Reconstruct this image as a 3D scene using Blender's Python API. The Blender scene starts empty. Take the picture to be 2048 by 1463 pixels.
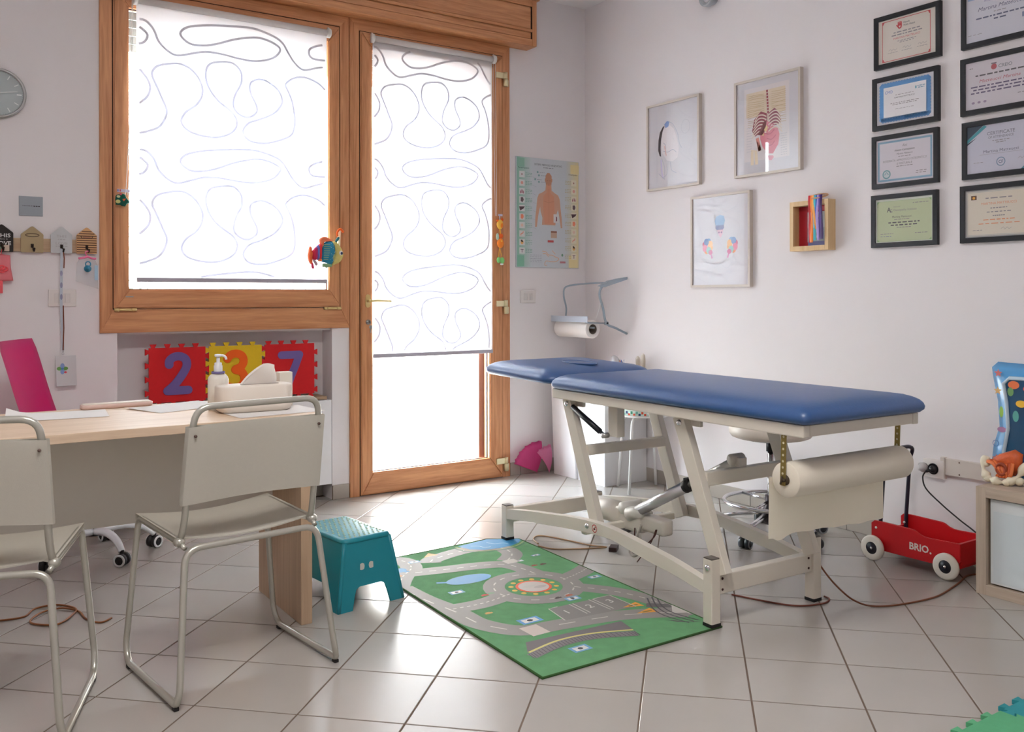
import bpy, bmesh, math, random
from mathutils import Vector, Matrix
random.seed(4)
sc = bpy.context.scene
COL = sc.collection
PI = math.pi
def R(d): return math.radians(d)

# ------------------------------------------------------------------ camera, world, light, exposure
CAM = Vector((-3.752, -4.724, 1.1265))
cd = bpy.data.cameras.new('camera'); cam = bpy.data.objects.new('camera', cd); COL.objects.link(cam)
cd.sensor_width = 36; cd.lens = 1796.86 * 36 / 2048
cd.shift_x = -17.16 / 2048; cd.shift_y = -138.08 / 2048
cd.clip_start = .05
rx = Vector((0.825692507, -0.564117694, -0.00176384939)); dn = Vector((-0.00145639949, 0.000995020198, -0.999998444)); fw = rx.cross(dn)
M = Matrix((rx, -dn, -fw)).transposed().to_4x4(); M.translation = CAM
cam.matrix_world = M
sc.camera = cam
w = bpy.data.worlds.new('world'); sc.world = w; w.use_nodes = True
w.node_tree.nodes['Background'].inputs[0].default_value = (0.82, 0.915, 1.0, 1)
w.node_tree.nodes['Background'].inputs[1].default_value = 7.5
sc.view_settings.view_transform = 'Standard'; sc.view_settings.look = 'None'
sc.view_settings.exposure = 2.28; sc.view_settings.gamma = 1; sc.view_settings.use_curve_mapping = False
sc.cycles.use_denoising = True
sc.cycles.max_bounces = 9; sc.cycles.diffuse_bounces = 6; sc.cycles.glossy_bounces = 4
sc.cycles.transmission_bounces = 6; sc.cycles.transparent_max_bounces = 12
sc.cycles.caustics_reflective = False; sc.cycles.caustics_refractive = False
sc.cycles.sample_clamp_indirect = 6
def area(name, loc, rot, sx, sy, power, color=(1, 1, 1), portal=False):
    l = bpy.data.lights.new(name, 'AREA'); l.shape = 'RECTANGLE'; l.size = sx; l.size_y = sy
    l.energy = power; l.color = color
    if portal: l.cycles.is_portal = True
    o = bpy.data.objects.new(name, l); o.location = loc; o.rotation_euler = rot; COL.objects.link(o)
    return o
# portals over the openings (they only guide the sampling of daylight)
area('window_portal', (-2.34, .36, 1.86), (-PI / 2, 0, 0), 1.2, 1.5, 1, portal=True)
area('door_portal', (-1.165, .36, 1.3), (-PI / 2, 0, 0), .95, 2.5, 1, portal=True)
# weak fill light added overhead, out of view, to lift the darker surfaces
area('overhead_fill', (-3.2, -3.6, 3.0), (0, 0, 0), 1.2, .6, 12, (1, .97, .94))

# ------------------------------------------------------------------ materials
def lin(c):
    f = lambda v: (v / 255) / 12.92 if v <= 10 else ((v / 255 + .055) / 1.055) ** 2.4
    return (f(c[0]), f(c[1]), f(c[2]), 1)
_mc = {}
def mat(name, col, rough=.5, metal=0, noise=0, nscale=20, bump=0, bscale=60, spec=.5, trans=0, alpha=1, coat=0, sheen=0):
    k = (name,)
    if k in _mc: return _mc[k]
    m = bpy.data.materials.new(name); m.use_nodes = True; nt = m.node_tree; b = nt.nodes['Principled BSDF']
    c = lin(col)
    b.inputs['Base Color'].default_value = c; b.inputs['Roughness'].default_value = rough
    b.inputs['Metallic'].default_value = metal; b.inputs['Specular IOR Level'].default_value = spec
    b.inputs['Coat Weight'].default_value = coat
    tc = nt.nodes.new('ShaderNodeTexCoord')
    if noise:
        n = nt.nodes.new('ShaderNodeTexNoise'); n.inputs['Scale'].default_value = nscale; n.inputs['Detail'].default_value = 4
        nt.links.new(tc.outputs['Object'], n.inputs['Vector'])
        mx = nt.nodes.new('ShaderNodeMix'); mx.data_type = 'RGBA'
        mx.inputs[6].default_value = tuple(v * (1 - noise) for v in c[:3]) + (1,)
        mx.inputs[7].default_value = tuple(min(1, v * (1 + noise)) for v in c[:3]) + (1,)
        nt.links.new(n.outputs['Fac'], mx.inputs[0]); nt.links.new(mx.outputs[2], b.inputs['Base Color'])
    if bump:
        n2 = nt.nodes.new('ShaderNodeTexNoise'); n2.inputs['Scale'].default_value = bscale; n2.inputs['Detail'].default_value = 3
        nt.links.new(tc.outputs['Object'], n2.inputs['Vector'])
        bp = nt.nodes.new('ShaderNodeBump'); bp.inputs['Strength'].default_value = bump; bp.inputs['Distance'].default_value = .002
        nt.links.new(n2.outputs['Fac'], bp.inputs['Height']); nt.links.new(bp.outputs[0], b.inputs['Normal'])
    if trans:
        t = nt.nodes.new('ShaderNodeBsdfTranslucent'); t.inputs[0].default_value = c
        mxs = nt.nodes.new('ShaderNodeMixShader'); mxs.inputs[0].default_value = trans
        nt.links.new(b.outputs[0], mxs.inputs[1]); nt.links.new(t.outputs[0], mxs.inputs[2])
        nt.links.new(mxs.outputs[0], nt.nodes['Material Output'].inputs[0])
    if alpha < 1: b.inputs['Alpha'].default_value = alpha
    _mc[k] = m
    return m
def wood(name, c1, c2, axis='z', scale=1.0, rough=.42):
    if (name,) in _mc: return _mc[(name,)]
    m = bpy.data.materials.new(name); m.use_nodes = True; nt = m.node_tree; b = nt.nodes['Principled BSDF']
    b.inputs['Roughness'].default_value = rough
    tc = nt.nodes.new('ShaderNodeTexCoord'); mp = nt.nodes.new('ShaderNodeMapping')
    s = {'x': (1.2, 22, 22), 'y': (22, 1.2, 22), 'z': (22, 22, 1.2)}[axis]
    mp.inputs['Scale'].default_value = tuple(v * scale for v in s)
    nt.links.new(tc.outputs['Object'], mp.inputs[0])
    n = nt.nodes.new('ShaderNodeTexNoise'); n.inputs['Scale'].default_value = 1.6; n.inputs['Detail'].default_value = 6
    n.inputs['Distortion'].default_value = 1.2
    nt.links.new(mp.outputs[0], n.inputs['Vector'])
    n2 = nt.nodes.new('ShaderNodeTexNoise'); n2.inputs['Scale'].default_value = 9; n2.inputs['Detail'].default_value = 3
    nt.links.new(mp.outputs[0], n2.inputs['Vector'])
    ad = nt.nodes.new('ShaderNodeMath'); ad.operation = 'MULTIPLY_ADD'; ad.inputs[1].default_value = .35
    nt.links.new(n2.outputs['Fac'], ad.inputs[0]); nt.links.new(n.outputs['Fac'], ad.inputs[2])
    cr = nt.nodes.new('ShaderNodeValToRGB')
    cr.color_ramp.elements[0].position = .42; cr.color_ramp.elements[0].color = lin(c2)
    cr.color_ramp.elements[1].position = .85; cr.color_ramp.elements[1].color = lin(c1)
    nt.links.new(ad.outputs[0], cr.inputs[0]); nt.links.new(cr.outputs[0], b.inputs['Base Color'])
    _mc[(name,)] = m
    return m
def flat(c, rough=.6): return mat('print_%02x%02x%02x' % tuple(c), c, rough)
def glassmat(name, tint=(1, 1, 1), refl=.08):
    if (name,) in _mc: return _mc[(name,)]
    m = bpy.data.materials.new(name); m.use_nodes = True; nt = m.node_tree; nt.nodes.remove(nt.nodes['Principled BSDF'])
    t = nt.nodes.new('ShaderNodeBsdfTransparent'); t.inputs[0].default_value = (*tint, 1)
    g = nt.nodes.new('ShaderNodeBsdfGlossy'); g.inputs['Roughness'].default_value = .02
    lg = nt.nodes.new('ShaderNodeLayerWeight'); lg.inputs[0].default_value = .5
    pw = nt.nodes.new('ShaderNodeMath'); pw.operation = 'POWER'; pw.inputs[1].default_value = 5; nt.links.new(lg.outputs['Facing'], pw.inputs[0])
    lw = nt.nodes.new('ShaderNodeMath'); lw.operation = 'MULTIPLY_ADD'; lw.inputs[1].default_value = .9; lw.inputs[2].default_value = refl * .5; nt.links.new(pw.outputs[0], lw.inputs[0])
    mx = nt.nodes.new('ShaderNodeMixShader')
    nt.links.new(lw.outputs[0], mx.inputs[0]); nt.links.new(t.outputs[0], mx.inputs[1]); nt.links.new(g.outputs[0], mx.inputs[2])
    nt.links.new(mx.outputs[0], nt.nodes['Material Output'].inputs[0])
    _mc[(name,)] = m
    return m
WALL = mat('wall_paint', (230, 225, 226), .85, noise=.015, nscale=3, bump=.12, bscale=140)
CEIL = mat('ceiling_paint', (236, 234, 234), .9, noise=.01, nscale=3)
WH = wood('window_wood_h', (216, 156, 108), (180, 116, 72), 'x')
WV = wood('window_wood_v', (216, 156, 108), (180, 116, 72), 'z')
TILE = mat('tile_glaze', (176, 171, 165), .22, noise=.03, nscale=6, bump=.06, bscale=25, spec=.5)
GROUT = mat('grout', (112, 96, 84), .9, noise=.1, nscale=30)
BTILE = mat('baseboard_glaze', (172, 164, 154), .4, noise=.04, nscale=9)
BLACKR = mat('black_rubber', (28, 26, 28), .6, noise=.1)
GLASS = glassmat('clear_glass')
WPOW = mat('cream_powder_coat', (220, 213, 200), .38, noise=.02, nscale=30, bump=.05, bscale=300)
CHROME = mat('chrome', (215, 215, 218), .13, 1, noise=.02)
STEEL = mat('satin_steel', (172, 172, 170), .32, .75, noise=.04)
BRASS = mat('pale_brass', (222, 198, 136), .32, .45, noise=.04)
WPLAS = mat('white_plastic', (234, 232, 228), .4, noise=.01)
PAPER = mat('white_paper', (240, 238, 236), .8, noise=.01, trans=.15)

# ------------------------------------------------------------------ mesh helpers
def _fin(tmp, bm, mi, smooth, mx=None):
    if mx is not None: bmesh.ops.transform(tmp, matrix=mx, verts=tmp.verts)
    for f in tmp.faces: f.material_index = mi; f.smooth = smooth
    me = bpy.data.meshes.new('tmp'); tmp.to_mesh(me); tmp.free(); bm.from_mesh(me); bpy.data.meshes.remove(me)
def box(bm, x0, x1, y0, y1, z0, z1, bev=0, mi=0, mx=None, seg=2):
    t = bmesh.new(); bmesh.ops.create_cube(t, size=1)
    for v in t.verts: v.co = Vector((x0 + (v.co.x + .5) * (x1 - x0), y0 + (v.co.y + .5) * (y1 - y0), z0 + (v.co.z + .5) * (z1 - z0)))
    if bev: bmesh.ops.bevel(t, geom=t.edges[:], offset=bev, segments=seg, affect='EDGES', profile=.6)
    _fin(t, bm, mi, bool(bev) and seg > 2, mx)
def cyl(bm, a, b, r, seg=20, mi=0, r2=None, cap=True, smooth=True):
    a = Vector(a); b = Vector(b); d = b - a
    t = bmesh.new(); bmesh.ops.create_cone(t, cap_ends=cap, segments=seg, radius1=r, radius2=r if r2 is None else r2, depth=d.length)
    q = d.to_track_quat('Z', 'Y').to_matrix().to_4x4(); q.translation = (a + b) / 2
    _fin(t, bm, mi, smooth, q)
def sph(bm, c, r, sc3=(1, 1, 1), seg=16, mi=0, mx=None):
    t = bmesh.new(); bmesh.ops.create_uvsphere(t, u_segments=seg, v_segments=max(6, seg * 2 // 3), radius=r)
    m = Matrix.Translation(Vector(c)) @ (mx if mx is not None else Matrix.Identity(4)) @ Matrix.Diagonal((*sc3, 1))
    _fin(t, bm, mi, True, m)
def fillet(pts, rad, closed=False, n=6):
    pts = [Vector(p) for p in pts]; out = []; N = len(pts)
    for i, p in enumerate(pts):
        if not closed and i in (0, N - 1): out.append(p); continue
        a = pts[i - 1]; b = pts[(i + 1) % N]
        rr = rad[i] if isinstance(rad, (list, tuple)) else rad
        d1 = (a - p); d2 = (b - p); k = min(rr, d1.length * .49, d2.length * .49)
        s = p + d1.normalized() * k; e = p + d2.normalized() * k
        for j in range(n + 1):
            t = j / n; out.append(s * (1 - t) ** 2 + p * 2 * t * (1 - t) + e * t * t)
    return out
def smoothpts(pts, n=6, closed=False):
    P = [Vector(p) for p in pts]; N = len(P); out = []
    for i in range(N if closed else N - 1):
        g = lambda k: P[k % N] if closed else P[max(0, min(N - 1, k))]
        p0, p1, p2, p3 = g(i - 1), g(i), g(i + 1), g(i + 2)
        for j in range(n):
            t = j / n
            out.append(.5 * ((2 * p1) + (p2 - p0) * t + (2 * p0 - 5 * p1 + 4 * p2 - p3) * t * t + (3 * p1 - p0 - 3 * p2 + p3) * t ** 3))
    if not closed: out.append(P[-1])
    return out
def tube(bm, pts, r, seg=12, closed=False, mi=0, flatz=1.0):
    pts = [Vector(p) for p in pts]; q = [pts[0]]
    for p in pts[1:]:
        if (p - q[-1]).length > 1e-5: q.append(p)
    pts = q; N = len(pts)
    up = None; rings = []
    for i in range(N):
        a = pts[i - 1] if (closed or i) else pts[0]; b = pts[(i + 1) % N] if (closed or i < N - 1) else pts[-1]
        t = (b - a).normalized()
        if up is None:
            up = t.orthogonal().normalized()
            if abs(t.z) < .9: up = (Vector((0, 0, 1)) - t * t.z).normalized()
        up = (up - t * up.dot(t)).normalized(); s = t.cross(up)
        rr = r[i] if isinstance(r, (list, tuple)) else r
        rings.append([bm.verts.new(pts[i] + (up * math.cos(2 * PI * k / seg) * flatz + s * math.sin(2 * PI * k / seg)) * rr) for k in range(seg)])
    for i in range(N if closed else N - 1):
        A = rings[i]; B = rings[(i + 1) % N]
        for k in range(seg):
            f = bm.faces.new((A[k], A[(k + 1) % seg], B[(k + 1) % seg], B[k])); f.smooth = True; f.material_index = mi
    if not closed:
        for rg, rev in ((rings[0], True), (rings[-1], False)):
            f = bm.faces.new(rg[::-1] if rev else rg); f.material_index = mi
def lathe(bm, prof, seg=32, c=(0, 0, 0), mi=0, mx=None, smooth=True):
    t = bmesh.new(); rings = []
    for (r, z) in prof:
        if r < 1e-6: rings.append([t.verts.new((0, 0, z))])
        else: rings.append([t.verts.new((r * math.cos(2 * PI * k / seg), r * math.sin(2 * PI * k / seg), z)) for k in range(seg)])
    for A, B in zip(rings, rings[1:]):
        for k in range(seg):
            k2 = (k + 1) % seg
            if len(A) == 1 and len(B) == 1: continue
            if len(A) == 1: t.faces.new((A[0], B[k2], B[k]))
            elif len(B) == 1: t.faces.new((A[k], A[k2], B[0]))
            else: t.faces.new((A[k], A[k2], B[k2], B[k]))
    m = Matrix.Translation(Vector(c)) @ (mx if mx is not None else Matrix.Identity(4))
    _fin(t, bm, mi, smooth, m)
def prism(bm, poly, d0, d1, plane='xz', mi=0, mx=None):
    f3 = {'xz': lambda p, d: (p[0], d, p[1]), 'xy': lambda p, d: (p[0], p[1], d), 'yz': lambda p, d: (d, p[0], p[1])}[plane]
    t = bmesh.new()
    A = [t.verts.new(f3(p, d0)) for p in poly]; B = [t.verts.new(f3(p, d1)) for p in poly]
    t.faces.new(A); t.faces.new(B[::-1])
    for i in range(len(poly)): j = (i + 1) % len(poly); t.faces.new((A[i], B[i], B[j], A[j]))
    bmesh.ops.recalc_face_normals(t, faces=t.faces[:])
    bmesh.ops.triangulate(t, faces=[f for f in t.faces if len(f.verts) > 4])
    _fin(t, bm, mi, False, mx)
def strip(bm, pts, wid, th, mi=0):
    """a ribbon of width vector wid(i) following pts, thickness th"""
    for s in (0,):
        prev = None
        for i, p in enumerate(pts):
            w_ = wid(i) if callable(wid) else Vector(wid)
            a = bm.verts.new(Vector(p) - w_ / 2); b = bm.verts.new(Vector(p) + w_ / 2)
            if prev: f = bm.faces.new((prev[0], prev[1], b, a)); f.material_index = mi; f.smooth = True
            prev = (a, b)
def sheet(bm, grid, mi=0, th=0, smooth=True):
    V = [[bm.verts.new(p) for p in row] for row in grid]
    fs = []
    for i in range(len(V) - 1):
        for j in range(len(V[0]) - 1):
            f = bm.faces.new((V[i][j], V[i][j + 1], V[i + 1][j + 1], V[i + 1][j])); f.smooth = smooth; f.material_index = mi; fs.append(f)
    if th: bmesh.ops.solidify(bm, geom=fs, thickness=th)
def ring_solid(bm, outline, layers, mi=0, smooth=True):
    """outline: list of (x,y); layers: list of (inset, z) from bottom to top"""
    n = len(outline); O = [Vector((p[0], p[1], 0)) for p in outline]
    nor = []
    for i in range(n):
        a = (O[i] - O[i - 1]).normalized(); b = (O[(i + 1) % n] - O[i]).normalized()
        v = Vector((a.y + b.y, -a.x - b.x, 0)); v = v.normalized() if v.length else Vector((0, 0, 0))
        cosh = max(.4, v.dot(Vector((a.y, -a.x, 0)))); nor.append(v / cosh)
    rings = [[bm.verts.new((O[i] - nor[i] * ins) + Vector((0, 0, z if not callable(z) else z(O[i].x, O[i].y)))) for i in range(n)] for ins, z in layers]
    for A, B in zip(rings, rings[1:]):
        for i in range(n):
            f = bm.faces.new((A[i], A[(i + 1) % n], B[(i + 1) % n], B[i])); f.smooth = smooth; f.material_index = mi
    f = bm.faces.new(rings[0][::-1]); f.material_index = mi
    f = bm.faces.new(rings[-1]); f.material_index = mi; f.smooth = smooth
def rrect(w, h, r, n=5, cx=0, cy=0):
    out = []
    for (sx, sy, a0) in ((1, -1, -90), (1, 1, 0), (-1, 1, 90), (-1, -1, 180)):
        for k in range(n + 1):
            a = R(a0 + 90 * k / n); out.append((cx + sx * (w / 2 - r) + r * math.cos(a), cy + sy * (h / 2 - r) + r * math.sin(a)))
    return out
def circ(r, n=24, cx=0, cy=0, ry=None):
    return [(cx + r * math.cos(2 * PI * k / n), cy + (ry or r) * math.sin(2 * PI * k / n)) for k in range(n)]

# ------------------------------------------------------------------ object helpers
def obj(name, bm, mats, parent=None, kind=None, label=None, loc=None):
    me = bpy.data.meshes.new(name); bm.to_mesh(me); bm.free()
    for m in (mats if isinstance(mats, (list, tuple)) else [mats]): me.materials.append(m)
    o = bpy.data.objects.new(name, me); COL.objects.link(o)
    if parent is not None: o.parent = parent
    if kind: o['kind'] = kind
    if label: o['label'] = label
    if loc: o.location = loc
    return o
def tag(o, label, cat, group=None):
    o['label'] = label; o['category'] = cat
    if group: o['group'] = group
    return o
def thing(name, label, cat, loc=(0, 0, 0), rz=0, group=None):
    o = bpy.data.objects.new(name, None); COL.objects.link(o); o.empty_display_size = .1
    o.location = loc; o.rotation_euler = (0, 0, R(rz))
    return tag(o, label, cat, group)
def struct(name, bm, mats, parent=None):
    return obj(name, bm, mats, parent, kind=None if parent else 'structure')
def B(): return bmesh.new()
def inst(name, me, parent, loc, rot=(0, 0, 0), scale=None):
    o = bpy.data.objects.new(name, me); COL.objects.link(o); o.parent = parent; o.location = loc; o.rotation_euler = rot
    if scale: o.scale = scale
    return o
RW = -90   # rotation of things on the right wall: local x runs to the viewer's right, -y into the room

# ------------------------------------------------------------------ flat prints: coloured shapes on a sheet in the local xz plane
class Print:
    """painter's order: each shape lies one thin layer above every earlier shape that it overlaps"""
    def __init__(s, y=-.001, step=None): s.mats = []; s.y = y; s.st = 7e-5; s.sh = []
    def mi(s, c):
        m = flat(c)
        if m not in s.mats: s.mats.append(m)
        return s.mats.index(m)
    def add(s, verts, faces, c, layer): s.sh.append((layer, len(s.sh), verts, faces, s.mi(c)))
    def poly(s, pts, c, layer=1): s.add([(p[0], p[1]) for p in pts], None, c, layer)
    def make(s):
        bm = B(); done = []
        for layer, k, vs, fs, m in sorted(s.sh, key=lambda q: (q[0], q[1])):
            x0 = min(v[0] for v in vs); x1 = max(v[0] for v in vs); z0 = min(v[1] for v in vs); z1 = max(v[1] for v in vs)
            lv = 1 + max([d[4] for d in done if d[0] < x1 and x0 < d[1] and d[2] < z1 and z0 < d[3]] + [0]); done.append((x0, x1, z0, z1, lv))
            y = s.y - s.st * lv; V = [bm.verts.new((v[0], y, v[1])) for v in vs]
            for f in (fs if fs is not None else [range(len(V))]):
                try: fc = bm.faces.new([V[i] for i in f])
                except ValueError: continue
                fc.material_index = m; fc.normal_update()
                if fc.normal.y > 0: fc.normal_flip()
                if len(fc.verts) > 4: bmesh.ops.triangulate(bm, faces=[fc])
        return bm
    def rect(s, cx, cz, w, h, c, layer=1): s.poly([(cx - w / 2, cz - h / 2), (cx + w / 2, cz - h / 2), (cx + w / 2, cz + h / 2), (cx - w / 2, cz + h / 2)], c, layer)
    def ell(s, cx, cz, rx_, rz_, c, layer=1, n=20): s.poly([(cx + rx_ * math.cos(2 * PI * k / n), cz + rz_ * math.sin(2 * PI * k / n)) for k in range(n)], c, layer)
    def line(s, pts, wd, c, layer=1, sm=0, closed=False):
        P = [Vector((p[0], 0, p[1])) for p in pts]
        if sm: P = smoothpts(P, sm, closed)
        if closed: P.append(P[0])
        N = len(P); V = []; F = []
        for i, p in enumerate(P):
            a = P[max(0, i - 1)] if not closed else P[(i - 1) if i else N - 2]; b = P[min(N - 1, i + 1)] if not closed else P[(i + 1) if i < N - 1 else 1]
            t = (b - a).normalized(); n = Vector((-t.z, 0, t.x)) * wd / 2
            V += [(p.x + n.x, p.z + n.z), (p.x - n.x, p.z - n.z)]
            if i: F.append((2 * i - 2, 2 * i - 1, 2 * i + 1, 2 * i))
        s.add(V, F, c, layer)
    def frame(s, cx, cz, w, h, t, c, layer=1):
        for (a, b, ww, hh) in ((cx, cz + h / 2 - t / 2, w, t), (cx, cz - h / 2 + t / 2, w, t), (cx - w / 2 + t / 2, cz, t, h - 2 * t), (cx + w / 2 - t / 2, cz, t, h - 2 * t)):
            s.rect(a, b, ww, hh, c, layer)
    def bars(s, cx, cz, w, h, c, n=6, layer=2, seed=1):
        rn = random.Random(seed); ws = [rn.uniform(.5, 1.6) for _ in range(n)]; tot = sum(ws) + .35 * (n - 1); x = cx - w / 2
        for q in ws:
            ww = q / tot * w; s.rect(x + ww / 2, cz, ww, h, c, layer); x += ww + .35 / tot * w
    def text(s, txt, cx, cz, h, c, layer=2, bold=0, align='CENTER', shear=0, wid=None):
        cu = bpy.data.curves.new('t', 'FONT'); cu.body = txt; cu.size = h / .7; cu.resolution_u = 2; cu.offset = 0 if 'M' in txt else bold * h * .8
        cu.align_x = align; cu.shear = shear
        o = bpy.data.objects.new('t', cu); COL.objects.link(o)
        bpy.context.view_layer.update()
        me = bpy.data.meshes.new_from_object(o.evaluated_get(bpy.context.evaluated_depsgraph_get()))
        if len(me.vertices):
            xs = [v.co.x for v in me.vertices]; k = 1
            if wid: k = wid / (max(xs) - min(xs))
            s.add([(cx + v.co.x * k, cz + v.co.y - h / 2) for v in me.vertices], [tuple(f.vertices) for f in me.polygons], c, layer)
        bpy.data.meshes.remove(me); bpy.data.objects.remove(o); bpy.data.curves.remove(cu)
    def build(s, name, parent, label=None, mx=None, clipto=None):
        bm = s.make()
        if clipto:
            for i in range(len(clipto)):
                a = Vector((clipto[i - 1][0], 0, clipto[i - 1][1])); c = Vector((clipto[i][0], 0, clipto[i][1])); d = c - a
                bmesh.ops.bisect_plane(bm, geom=bm.verts[:] + bm.edges[:] + bm.faces[:], plane_co=a, plane_no=Vector((d.z, 0, -d.x)).normalized(), clear_outer=True)
        if mx is not None: bmesh.ops.transform(bm, matrix=mx, verts=bm.verts)
        return obj(name, bm, s.mats, parent, label=label)


# ================================================================== ROOM SHELL
HC = 3.05
b = B()
for a in ((-5.2, -2.985, 0, .30, 0, HC), (-2.985, -2.906, 0, .30, 0, .955), (-2.906, -1.797, .14, .30, 0, .955), (-1.797, -1.69, 0, .30, 0, .955),
          (-2.985, -.612, 0, .30, 2.70, HC), (-.612, .3, 0, .30, 0, HC), (-1.76, -1.63, .07, .30, .955, 2.70), (-1.69, -1.63, .07, .30, 0, .955),
          (-2.985, -2.885, .10, .30, .955, 2.70), (-2.885, -1.76, .10, .30, .955, 1.12), (-.72, -.612, .10, .30, 0, 2.70),
          (-2.885, -.72, .10, .30, 2.58, 2.70), (-2.9055, -1.7975, .02, .1395, .944, .9545)): box(b, *a)
struct('wall_back', b, WALL)
b = B(); box(b, 0, .3, -6.2, 0, 0, HC); struct('wall_right', b, WALL)
b = B(); box(b, -5.5, -5.2, -6.2, .3, 0, HC); struct('wall_left', b, WALL)
b = B(); box(b, -5.5, .3, -6.5, -6.2, 0, HC); struct('wall_front', b, WALL)
b = B(); box(b, -5.5, .3, -6.5, .3, HC, HC + .2); struct('ceiling', b, CEIL)
# floor: grout bed with individual tiles laid diagonally
b = B(); box(b, -5.5, .3, -6.5, .3, -.2, -.0015); floor = struct('floor', b, GROUT)
S_, JW = .3035, .005
s_ = PI / 4 + .00381; tx_, ty_ = -3.41426, 11.50585
def t2w(X, Y): return (-3.752 + S_ * (X * math.sin(s_) + Y * math.cos(s_)), -4.724 + S_ * (-X * math.cos(s_) + Y * math.sin(s_)))
def clip(poly, f):
    out = []
    for i in range(len(poly)):
        a = poly[i - 1]; c = poly[i]; fa = f(a); fc = f(c)
        if (fa >= 0) != (fc >= 0): t = fa / (fa - fc); out.append((a[0] + (c[0] - a[0]) * t, a[1] + (c[1] - a[1]) * t))
        if fc >= 0: out.append(c)
    return out
b = B(); h = (S_ - JW) / 2
ring_solid(b, [(-h, -h), (h, -h), (h, h), (-h, h)], [(0, -.008), (0, -.0008), (.0011, 0)], smooth=False)
tm = bpy.data.meshes.new('tile'); b.to_mesh(tm); b.free(); tm.materials.append(TILE)
ang = math.atan2(-math.cos(s_), math.sin(s_))
far = B(); cand = []
def projpx(x, y):
    q = Vector((x, y, 0)) - CAM; z = q.dot(fw)
    return (1041.2 + 1796.9 * q.dot(rx) / z, 593.4 + 1796.9 * q.dot(dn) / z, z) if z > .3 else (9e9, 9e9, z)
for i in range(-30, 34):
    for j in range(-30, 34):
        X = j + tx_ + .5; Y = ty_ - i - .5; cx, cy = t2w(X, Y)
        if not (-5.4 < cx < .25 and -6.4 < cy < .25): continue
        k = h / S_
        poly = [t2w(X + a * k, Y + c * k) for a, c in ((-1, -1), (1, -1), (1, 1), (-1, 1))]
        q = poly
        for f in (lambda p: -.001 - p[0], lambda p: -p[1] - .001 if not (-2.906 < p[0] < -1.797) else .139 - p[1], lambda p: p[0] + 5.2, lambda p: p[1] + 6.2):
            q = clip(q, f) if q else q
        if len(q) < 3: continue
        px_, py_, z_ = projpx(cx, cy)
        if -330 < px_ < 2330 and py_ < 1900: cand.append((len(q) == 4 and q == poly, cx, cy, q, z_))
        else:
            vs = [far.verts.new((p[0], p[1], 0)) for p in q]; far.faces.new(vs)
cand.sort(key=lambda c: c[4])
for n_, (whole, cx, cy, q, z_) in enumerate(cand):
    if n_ >= 298: vs = [far.verts.new((p[0], p[1], 0)) for p in q]; far.faces.new(vs); continue
    if whole: inst('tile', tm, floor, (cx, cy, 0), (0, 0, ang))
    else:
        t = B(); prism(t, [(p[0] - cx, p[1] - cy) for p in q], -.008, 0, 'xy'); o = obj('tile', t, TILE, floor, loc=(cx, cy, 0))
bmesh.ops.recalc_face_normals(far, faces=far.faces[:])
for f in far.faces:
    if f.normal.z < 0: f.normal_flip()
o = obj('tile_field', far, TILE, floor); o['kind'] = 'stuff'
# skirting tiles
def skirting(name, segs, axis):
    e = bpy.data.objects.new(name, None); COL.objects.link(e); e['kind'] = 'structure'
    for (a0, a1, off) in segs:
        b = B()
        if axis == 'x': box(b, a0 + .0015, a1 - .0015, off - .010, off, .001, .080, bev=.0012)
        else: box(b, off - .010, off, a0 + .0015, a1 - .0015, .001, .080, bev=.0012)
        obj('tile', b, BTILE, e)
        b = B()
        if axis == 'x': box(b, a0 - .0015, a1 + .0015, off - .006, off, 0, .078)
        else: box(b, off - .006, off, a0 - .0015, a1 + .0015, 0, .078)
        obj('joint', b, GROUT, e)
def runs(a, c, joint, p=.3005):
    js = [a] + sorted([joint + p * k for k in range(-30, 30) if a + .01 < joint + p * k < c - .01]) + [c]
    return list(zip(js, js[1:]))
skirting('baseboard_back', [(u, v, 0) for u, v in runs(-.612, -.012, -.535)] + [(u, v, 0) for u, v in runs(-1.797, -1.699, 0)] +
         [(u, v, .14) for u, v in runs(-2.906, -1.797, -2.3)] + [(u, v, 0) for u, v in runs(-5.2, -2.906, -3.2)], 'x')
skirting('baseboard_right', [(u, v, 0) for u, v in runs(-6.19, -.011, -1.133, .2995)], 'y')

# ------------------------------------------------------------------ window (structure) with its sash, hinges, shutter
def frame_piece(parent, name, x0, x1, y0, y1, z0, z1, horiz, bev=.004):
    b = B(); box(b, x0, x1, y0, y1, z0, z1, bev=bev); return obj(name, b, WH if horiz else WV, parent)
win = bpy.data.objects.new('window_1', None); COL.objects.link(win); win['kind'] = 'structure'
def mitre(parent, name, X0, X1, Z0, Z1, tl, tr, tb, tt, y0, y1, bev=.004, bottom=True):
    """four rails with mitred corners"""
    P = [[(X0, Z0), (X0 + tl, Z0 + tb), (X0 + tl, Z1 - tt), (X0, Z1)], [(X1, Z0), (X1, Z1), (X1 - tr, Z1 - tt), (X1 - tr, Z0 + tb)],
         [(X0, Z1), (X0 + tl, Z1 - tt), (X1 - tr, Z1 - tt), (X1, Z1)], [(X0, Z0), (X1, Z0), (X1 - tr, Z0 + tb), (X0 + tl, Z0 + tb)]]
    for i, p in enumerate(P):
        if i == 3 and not bottom: continue
        b = B(); prism(b, p, y0, y1); bmesh.ops.bevel(b, geom=[e for e in b.edges if e.calc_length() > .1 and len(e.link_faces) == 2 and abs(e.link_faces[0].normal.dot(e.link_faces[1].normal)) < .5], offset=bev, segments=2, affect='EDGES')
        obj(name, b, WV if i < 2 else WH, parent)
mitre(win, 'frame', -2.985, -1.697, .955, 2.70, .058, .058, .113, .064, -.012, .06, .003)
mitre(win, 'sash', -2.924, -1.757, 1.073, 2.633, .070, .068, .094, .088, -.020, .045, .006)
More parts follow.
